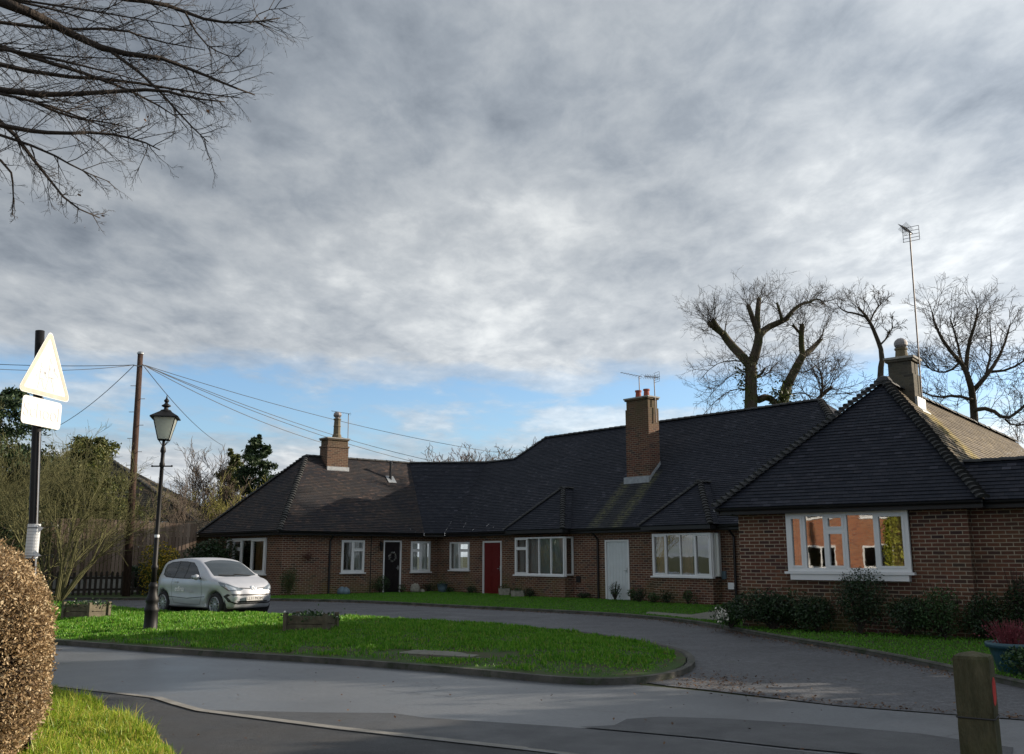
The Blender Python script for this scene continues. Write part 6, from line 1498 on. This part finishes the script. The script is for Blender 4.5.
# local frame: x forward, y left, z up; origin midway between the wheels on the ground
cf = V3(math.cos(th), math.sin(th)); cl = V3(-math.sin(th), math.cos(th))
def cw(x, y, z): return carP + cf * x + cl * y + V3(0, 0, z)
WB, XF, XR, RW, WID = 2.42, 1.21, -1.21, .295, .82
prof_top = [(1.80, .30), (1.845, .42), (1.85, .55), (1.82, .66), (1.77, .74), (1.66, .83), (1.45, .90), (1.22, .955), (1.04, .99), (.86, 1.09), (.64, 1.225), (.42, 1.345), (.22, 1.425), (.0, 1.465), (-.30, 1.49), (-.70, 1.485), (-1.05, 1.46), (-1.34, 1.41), (-1.48, 1.34), (-1.56, 1.20), (-1.62, 1.02), (-1.66, .86), (-1.70, .66), (-1.715, .48), (-1.69, .34), (-1.64, .26)]
def arch(xc, r=.355, z0=.20, k=9, rev=False):
    a0 = math.asin((z0 - .29) / r); A = [a0 + (math.pi - 2 * a0) * i / k for i in range(k + 1)]
    return [(xc - r * math.cos(a), .29 + r * math.sin(a)) for a in A]
prof = prof_top + [(-1.60, .21)] + arch(XR) + arch(XF) + [(1.62, .20), (1.74, .22)]
def halfw(x, z):
    w = WID
    if x > .9: w -= .22 * ((x - .9) / .95) ** 2.6
    if x < -1.0: w -= .15 * ((-1.0 - x) / .72) ** 2.4
    if z > .92: q = (z - .92) / .57; w -= .04 * min(1, q * 3) + .17 * q ** 1.25
    if z < .50: w -= .05 * ((.50 - z) / .3) ** 1.5
    w += .012 * math.exp(-((z - .80) / .05) ** 2) - .012 * math.exp(-((z - .56) / .10) ** 2)
    return w
def sub2(P, it=1):
    for _ in range(it):
        Q = []
        for i in range(len(P)):
            a, b = P[i], P[(i + 1) % len(P)]; Q += [a, ((a[0] + b[0]) / 2, (a[1] + b[1]) / 2)]
        P = Q
    return P
prof = sub2(prof)
cen = (0, .75)
def inset(P, e):
    out = []; n = len(P)
    for i in range(n):
        a, b = Vector(P[i - 1]), Vector(P[(i + 1) % n]); d = (b - a).normalized(); out.append((P[i][0] - (-d.y) * e * -1 * -1, P[i][1] - d.x * e * -1 * -1))
    return out
# orientation: profile runs nose-top -> tail -> bottom, i.e. counter-clockwise seen from +y... inward normal found by sign
area = sum(prof[i][0] * prof[(i + 1) % len(prof)][1] - prof[(i + 1) % len(prof)][0] * prof[i][1] for i in range(len(prof)))
def inset(P, e):
    s = 1 if area > 0 else -1; out = []; n = len(P)
    for i in range(n):
        a, b = Vector(P[i - 1]), Vector(P[(i + 1) % n]); d = (b - a).normalized(); out.append((P[i][0] - d.y * e * s, P[i][1] + d.x * e * s))
    return out
steps = [(.055, 0.0), (.028, .018), (.010, .048), (.0, .10)]
bm_ = MB(); loops = []
def nose_pull(x, z, y):
    k = (abs(y) / .82) ** 2.4
    if x > 1.2: return -(x - 1.2) / .65 * .20 * k
    if x < -1.3: return (-1.3 - x) / .4 * .10 * k
    return 0
for side in (1, -1):
    for e, dy in steps:
        Pi = inset(prof, e)
        loops.append([(x + nose_pull(x, z, max(0, halfw(x, z) - dy)), side * (halfw(x, z) - dy), z) for x, z in Pi])
# order: side + (outer sheet) ... centre ... side -
L1 = loops[:4]; L2 = loops[4:]
mids = []
for f in (.8, .6, .4, .2, 0, -.2, -.4, -.6, -.8):
    mids.append([(x + nose_pull(x, z, f * .7) + (0), f * (halfw(x, z) - .10), z + (.018 * (1 - f * f) if z > .9 else 0)) for x, z in prof])
allr = L1 + mids + L2[::-1]; n = len(prof)
for lp in allr: bm_.v += [tuple(cw(*p)) for p in lp]
for i in range(len(allr) - 1):
    for j in range(n): a, b = i * n + j, i * n + (j + 1) % n; bm_.f.append((a, b, b + n, a + n))
for side in (1, -1):
    Pi = inset(prof, steps[0][0]); vs = [Vector(p) for p in Pi]; base = len(Pi)
    xs = np.arange(-1.7, 1.85, .07); zs_ = np.arange(.2, 1.5, .06); inn_ = []
    PP = [Vector((p[0], p[1], 0)) for p in Pi]; gx, gz = np.meshgrid(xs, zs_); mk = poly_mask(gx.ravel(), gz.ravel(), PP) & (dist_line(gx.ravel(), gz.ravel(), PP + [PP[0]]) > .03)
    inn_ = [Vector((float(a), float(b))) for a, b, k_ in zip(gx.ravel(), gz.ravel(), mk) if k_]
    r = delaunay_2d_cdt(vs + inn_, [(i, (i + 1) % base) for i in range(base)], [], 1, 1e-5); o0 = len(bm_.v)
    bm_.v += [tuple(cw(v.x + nose_pull(v.x, v.y, halfw(v.x, v.y)), side * halfw(v.x, v.y), v.y)) for v in r[0]]; bm_.f += [tuple(o0 + q for q in f) for f in r[2]]
car = thing('parked_car', tuple(carP), 'silver three-door hatchback parked on the drive behind the island', 'car')
# recompute consistent normals
def clean(o, smooth=True, dist=.0008):
    b = bmesh.new(); b.from_mesh(o.data); bmesh.ops.remove_doubles(b, verts=b.verts, dist=dist); bmesh.ops.recalc_face_normals(b, faces=b.faces); b.to_mesh(o.data); b.free()
    if smooth: o.data.polygons.foreach_set('use_smooth', [True] * len(o.data.polygons))
bv = [Vector(v) for v in bm_.v]; bvh = BVHTree.FromPolygons(bv, [list(f) for f in bm_.f])
body = bm_.build('body', M['paint'], car, True); clean(body)
def patch(name, mat, poly, frame, parent=car, lift=.006, grid=.04, closed_edge=True, lab=None, both=False):
    """lay a shaped panel on the body: poly in (a, b) on a projecting plane. frame: 'side' (x, z) / 'front' (y, z) / 'back' / 'top' (x, y)"""
    outs = []
    for mir in ((1, -1) if both else (1,)):
        P = [Vector((p[0], p[1])) for p in poly]; PP = [Vector((p[0], p[1], 0)) for p in poly]
        # densify the outline
        D_ = []
        for i in range(len(P)):
            a, b = P[i], P[(i + 1) % len(P)]; k = max(1, int((b - a).length / grid)); D_ += [a.lerp(b, j / k) for j in range(k)]
        xs = np.arange(min(p.x for p in P), max(p.x for p in P), grid); ys = np.arange(min(p.y for p in P), max(p.y for p in P), grid); gx, gy = np.meshgrid(xs, ys)
        mk = poly_mask(gx.ravel(), gy.ravel(), PP) & (dist_line(gx.ravel(), gy.ravel(), PP + [PP[0]]) > grid * .35)
        inn_ = [Vector((float(a), float(b))) for a, b, q in zip(gx.ravel(), gy.ravel(), mk) if q]
        r = delaunay_2d_cdt(D_ + inn_, [(i, (i + 1) % len(D_)) for i in range(len(D_))], [], 1, 1e-5); m = MB(); ok = True
        for v in r[0]:
            a, b = v.x, v.y
            if frame == 'side': o_, d_ = cw(a, 3 * mir, b), -cl * mir
            elif frame == 'front': o_, d_ = cw(4, a * mir, b), -cf
            elif frame == 'back': o_, d_ = cw(-4, a * mir, b), cf
            elif frame == 'corner': # diagonal from front corner
                dd = (cf * .8 + cl * .6 * mir).normalized(); o_ = carP + dd * 4 + (cl * mir * .8 - cf * .6) * a + V3(0, 0, b); d_ = -dd
            else: o_, d_ = cw(a, b * mir, 4), V3(0, 0, -1)
            h = bvh.ray_cast(o_, d_)
            if h[0] is None: h = (o_ + d_ * 3,)
            m.v.append(tuple(h[0] - d_ * lift))
        m.f = [tuple(f) for f in r[2]]
        o = m.build(name, M[mat], parent, True); clean(o, True, .00001); outs.append(o)
        if lab: o['label'] = lab
    return outs
# side glass
patch('window_surround', 'trim', [(.62, .96), (.50, 1.02), (.38, 1.13), (.20, 1.275), (.02, 1.375), (-.30, 1.405), (-.65, 1.412), (-1.02, 1.385), (-1.24, 1.31), (-1.31, 1.19), (-1.26, 1.05), (-1.06, .98), (-.6, .955), (0, .945)], 'side', both=True, lift=.004)
patch('side_window', 'car_glass', [(.50, .985), (.40, 1.09), (.22, 1.24), (.05, 1.345), (-.12, 1.375), (-.16, .965)], 'side', both=True)
patch('side_window', 'car_glass', [(-.20, .965), (-.17, 1.38), (-.60, 1.385), (-.64, .985)], 'side', both=True)
patch('rear_side_window', 'car_glass', [(-.68, .99), (-.64, 1.385), (-1.00, 1.36), (-1.20, 1.29), (-1.27, 1.20), (-1.22, 1.08), (-1.05, 1.01)], 'side', both=True)
patch('windscreen', 'screen', [(.96, -.66), (1.04, -.35), (1.07, 0), (1.04, .35), (.96, .66), (.34, .57), (.25, .3), (.23, 0), (.25, -.3), (.34, -.57)], 'top', lift=.005)
patch('rear_window', 'car_glass', [(-.56, 1.02), (.56, 1.02), (.50, 1.32), (-.50, 1.32)], 'back')
# door seams, sills, handles
def seam(path, frame='side', w=.008, mat='trim', name='door_seam', both=True, lift=.004, parent=None):
    pl = []; P = [Vector(p) for p in path]
    L = []; Rr_ = []
    for i in range(len(P)):
        a = P[max(0, i - 1)]; b = P[min(len(P) - 1, i + 1)]; d = (b - a).normalized(); nn = Vector((-d.y, d.x)) * w / 2; L.append(P[i] + nn); Rr_.append(P[i] - nn)
    return patch(name, mat, [tuple(p) for p in L + Rr_[::-1]], frame, parent=parent or body, lift=lift, grid=.05, both=both)
seam([(.60, .96), (.66, .80), (.66, .45), (.58, .30)]); seam([(-.70, .96), (-.74, .80), (-.72, .50), (-.62, .32)]); seam([(.58, .30), (0, .285), (-.62, .32)])
seam([(.80, .50), (0, .44), (-.85, .47)], w=.014, name='side_crease', mat='trim')
for s in (1, -1):
    m = MB(); c_ = cw(-.52, s * (halfw(-.52, .86) + .018), .86); m.box(c_ - cf * .09 - V3(0, 0, .012), cf * .18, cl * .02 * s, V3(0, 0, .028)); m.build('door_handle', M['paint'], car)
    m = MB(); c_ = cw(.56, s * .93, 1.0); e_ = cf; 
    m.lathe(c_ - cl * .0 - V3(0, 0, .0), [(.01, -.075), (.075, -.05), (.095, 0), (.075, .05), (.01, .075)], 12); mo = m.build('wing_mirror', M['paint'], car, True)
    m = MB(); m.tube([cw(.50, s * .77, .97), cw(.56, s * .88, .98)], .022, 6); m.build('mirror_arm', M['trim'], mo)
    m = MB(); m.box(cw(.462, s * .93 - .075, .95), cl * .15, cf * .006, V3(0, 0, .10)); m.build('mirror_glass', M['chrome'], mo)
# front end
patch('headlight', 'lamp_clear', [(-.82, .70), (-.76, .665), (-.45, .655), (-.24, .78), (-.17, .885), (-.36, .86), (-.62, .765)], 'corner', both=True, lift=.006)
patch('headlight_inner', 'lamp_dark', [(-.66, .695), (-.46, .68), (-.34, .76), (-.36, .82), (-.58, .745)], 'corner', both=True, lift=.009)
patch('bonnet_line', 'trim', [(-.46, .725), (-.10, .705), (-.10, .722), (-.46, .745)], 'front', both=True, lift=.006, grid=.03)
# lower face: black framed smile with a body coloured centre
def ringpatch(outer, inner, mat, name):
    """frame between two outlines with equal point counts"""
    m = MB(); V = []
    for ring_ in (outer, inner):
        for (a, b) in ring_:
            h = bvh.ray_cast(cw(4, a, b), -cf); V.append(tuple((h[0] if h[0] else cw(1.6, a, b)) + cf * .010))
    k = len(outer); m.v = V; m.f = [(i, (i + 1) % k, k + (i + 1) % k, k + i) for i in range(k)]; return m.build(name, M[mat], car, True)
def dens(P, k=6): return [((P[i][0] * (k - j) + P[(i + 1) % len(P)][0] * j) / k, (P[i][1] * (k - j) + P[(i + 1) % len(P)][1] * j) / k) for i in range(len(P)) for j in range(k)]
out_ = dens([(-.68, .58), (-.3, .575), (.3, .575), (.68, .58), (.72, .52), (.66, .38), (.52, .325), (-.52, .325), (-.66, .38), (-.72, .52)])
in_ = dens([(-.64, .545), (-.3, .545), (.3, .545), (.64, .545), (.675, .51), (.62, .40), (.50, .355), (-.50, .355), (-.62, .40), (-.675, .51)])
ringpatch(out_, in_, 'trim', 'grille_surround')
patch('lower_grille', 'trim', [(-.44, .365), (.44, .365), (.48, .40), (-.48, .40)], 'front', lift=.008)
patch('fog_lamp', 'lamp_dark', [(.52 + .05 * math.cos(a), .475 + .04 * math.sin(a)) for a in [i * .6283 for i in range(10)]], 'front', both=True, lift=.010, grid=.03)
hb_ = bvh.ray_cast(cw(4, 0, .715), -cf)[0]; ax_n = (cf + V3(0, 0, .35)).normalized(); e1 = cl; e2 = ax_n.cross(e1).normalized()
if e2.z < 0: e2 = -e2
m = MB(); m.lathe(hb_ + cf * .0, [(.082, -.004), (.082, .010), (.070, .012), (.070, .006)], 24, axis=ax_n)
for (a, b) in (((-.04, .045), (0, .008)), ((.04, .045), (0, .008)), ((-.055, .02), (-.028, -.05)), ((-.028, -.05), (0, -.002)), ((0, -.002), (.028, -.05)), ((.028, -.05), (.055, .02))):
    m.tube([hb_ + ax_n * .012 + e1 * a[0] + e2 * a[1], hb_ + ax_n * .012 + e1 * b[0] + e2 * b[1]], .0055, 5)
m.build('badge', M['chrome'], car)
ph_ = bvh.ray_cast(cw(4, 0, .46), -cf)[0]; m = MB(); m.box(ph_ + cf * .012 - cl * .26 - V3(0, 0, .055), cl * .52, cf * .012, V3(0, 0, .11)); np_ = m.build('number_plate', M['number'], car)
text_mesh('LL11 MOM', .105, M['ink'], np_, ph_ + cf * .0245, cl, V3(0, 0, 1), 'lettering', .002)
# side lettering: a pale script word and a faint second line on the near door
sn = -cl; P0_ = cw(-.32, -(halfw(-.3, .68) + .008), .68)
text_mesh('edina', .20, M['decal'], body, P0_ + sn * .022, cf, V3(0, 0, 1), 'door_lettering', .0015) ; text_mesh('.co.uk', .11, M['decal2'], body, cw(.14, -(halfw(.1, .63) + .026), .63), cf, V3(0, 0, 1), 'door_lettering', .0015)
# wheel wells and wheels
m = MB()
for xc in (XF, XR):
    m.lathe(cw(xc, -.70, .29), [(.36, 0), (.36, 1.40)], 20, axis=cl)
m.box(cw(-1.45, -.66, .19), cf * 2.95, cl * 1.32, V3(0, 0, .2)); m.build('underbody', M['trim'], car)
for xc in (XF, XR):
    for s in (1, -1):
        c_ = cw(xc, s * .60, RW); ax2 = cl * s; m = MB()
        m.lathe(c_, [(.20, .0), (.27, .0), (.292, .02), (.295, .05), (.295, .13), (.29, .165), (.265, .182), (.215, .186), (.205, .16), (.20, .0)], 32, axis=ax2); w_ = m.build('wheel', M['tyre'], car, True)
        m = MB(); m.lathe(c_, [(.20, .10), (.212, .18), (.200, .186), (.190, .16), (.185, .11)], 32, axis=ax2); m.lathe(c_, [(.05, .10), (.055, .165), (.03, .175), (.0, .176)], 14, axis=ax2)
        u_ = cf; v_ = V3(0, 0, 1)
        for k in range(12):
            a = k * math.pi / 6; d_ = u_ * math.cos(a) + v_ * math.sin(a); q_ = -u_ * math.sin(a) + v_ * math.cos(a)
            m.box(c_ + ax2 * .145 + d_ * .04 - q_ * .012, d_ * .155, q_ * .024, ax2 * .022)
        m.build('rim', M['alloy'], w_)
        m = MB(); m.lathe(c_, [(.19, .085), (.19, .095)], 20, axis=ax2); m.build('brake_disc', M['trim'], w_)
patch('rear_light', 'amber', [(.50, .80), (.66, .82), (.66, 1.10), (.58, 1.12)], 'back', both=True)
m = MB(); m.tube([cw(.20, .35, 1.47), cw(-.02, .36, 1.60)], .006, 4) if False else m.tube([cw(-1.15, 0, 1.46), cw(-1.32, 0, 1.60)], .006, 4); m.build('roof_aerial', M['trim'], car)
m = MB(); 
for y0, y1 in ((.45, -.05), (-.05, -.52)):
    pa = bvh.ray_cast(cw(1.0, y0, 4), V3(0, 0, -1))[0]; pc = bvh.ray_cast(cw(.96, y1, 4), V3(0, 0, -1))[0]; m.tube([pa + V3(0, 0, .012), pc + V3(0, 0, .02)], .010, 5)
m.build('wiper', M['trim'], car)
# ---------------------------------------------------------------- outside the frame: things mirrored in the panes, and unseen shade casters added
def plain_house(name, O, ang, w, dp, h, rise, lab, mat='brick_orange', floors=2):
    t = thing(name, O, lab, 'house'); d = V3(math.cos(ang), math.sin(ang)); n = V3(-d.y, d.x); O = Vector(O); P = lambda u, v, z=0: O + d * u + n * v + V3(0, 0, z)
    ops = [(u, u + 1.6, z, z + 1.2) for z in ([.9, 3.6] if floors == 2 else [.9]) for u in np.arange(1.2, w - 2, 3.1)]
    m = MB(); wall_face(m, P(0, 0), P(w, 0), 0, h, ops); wall_face(m, P(w, 0), P(w, dp), 0, h); wall_face(m, P(w, dp), P(0, dp), 0, h); wall_face(m, P(0, dp), P(0, 0), 0, h); m.build('wall', M[mat], t)
    m = MB(); r = dp / 2; a, b, c, e = P(-.3, -.3, h), P(w + .3, -.3, h), P(w + .3, dp + .3, h), P(-.3, dp + .3, h); f, g = P(r, r, h + rise), P(w - r, r, h + rise)
    tiled(m, [a, b, g, f], .25, .02); tiled(m, [b, c, g], .25, .02); tiled(m, [c, e, f, g], .25, .02); tiled(m, [e, a, f], .25, .02); m.build('roof', M['nb_tile'], t)
    for (u0, u1, z0, z1) in ops: win(t, P(u0, 0), d, z0, u1 - u0, z1 - z0, [(1, 'p'), (1, 'c')])
    return t
plain_house('brick_house', (-14.5, -5.5, 0), R(180 - 38), 15, 7, 5.2, 2.8, 'two storey orange brick house facing the bungalows, behind the viewpoint')
plain_house('brick_house', (15.2, 11.0, 0), R(-90), 11, 6, 4.4, 2.8, 'low brick house beyond the right edge of the picture', 'brick', 2)  # house added out of view to block low sun from the road
M['golden'] = leaf_mat('golden_leaf', [(0, (.16, .20, .02)), (1, (.42, .42, .05))], .6, .3)
shrub('golden_hedge', (-10.6, 5.0, 0), 1.1, 1.1, 4.6, 'golden green garden tree behind the viewpoint', 'golden', 9000, .12, 301)
needle_tree((15.2, 17.8, 0), 9.5, 2.8, 'dense evergreen beside the right bungalow, outside the picture', 303, M['needle_dark'], .40, 9000, cone=.6)  # this and the next evergreens are put in to keep sun off the road
needle_tree((18.8, 21.0, 0), 10.5, 3.0, 'taller evergreen behind the right bungalow, outside the picture', 304, M['needle_dark'], .40, 9000, cone=.6)
needle_tree((15.0, 12.9, 0), 5.6, 2.4, 'small evergreen beyond the right edge of the picture', 305, M['needle_dark'], .42, 14000, cone=.4, z0=.02)  # fills the gap where sun would still reach the road
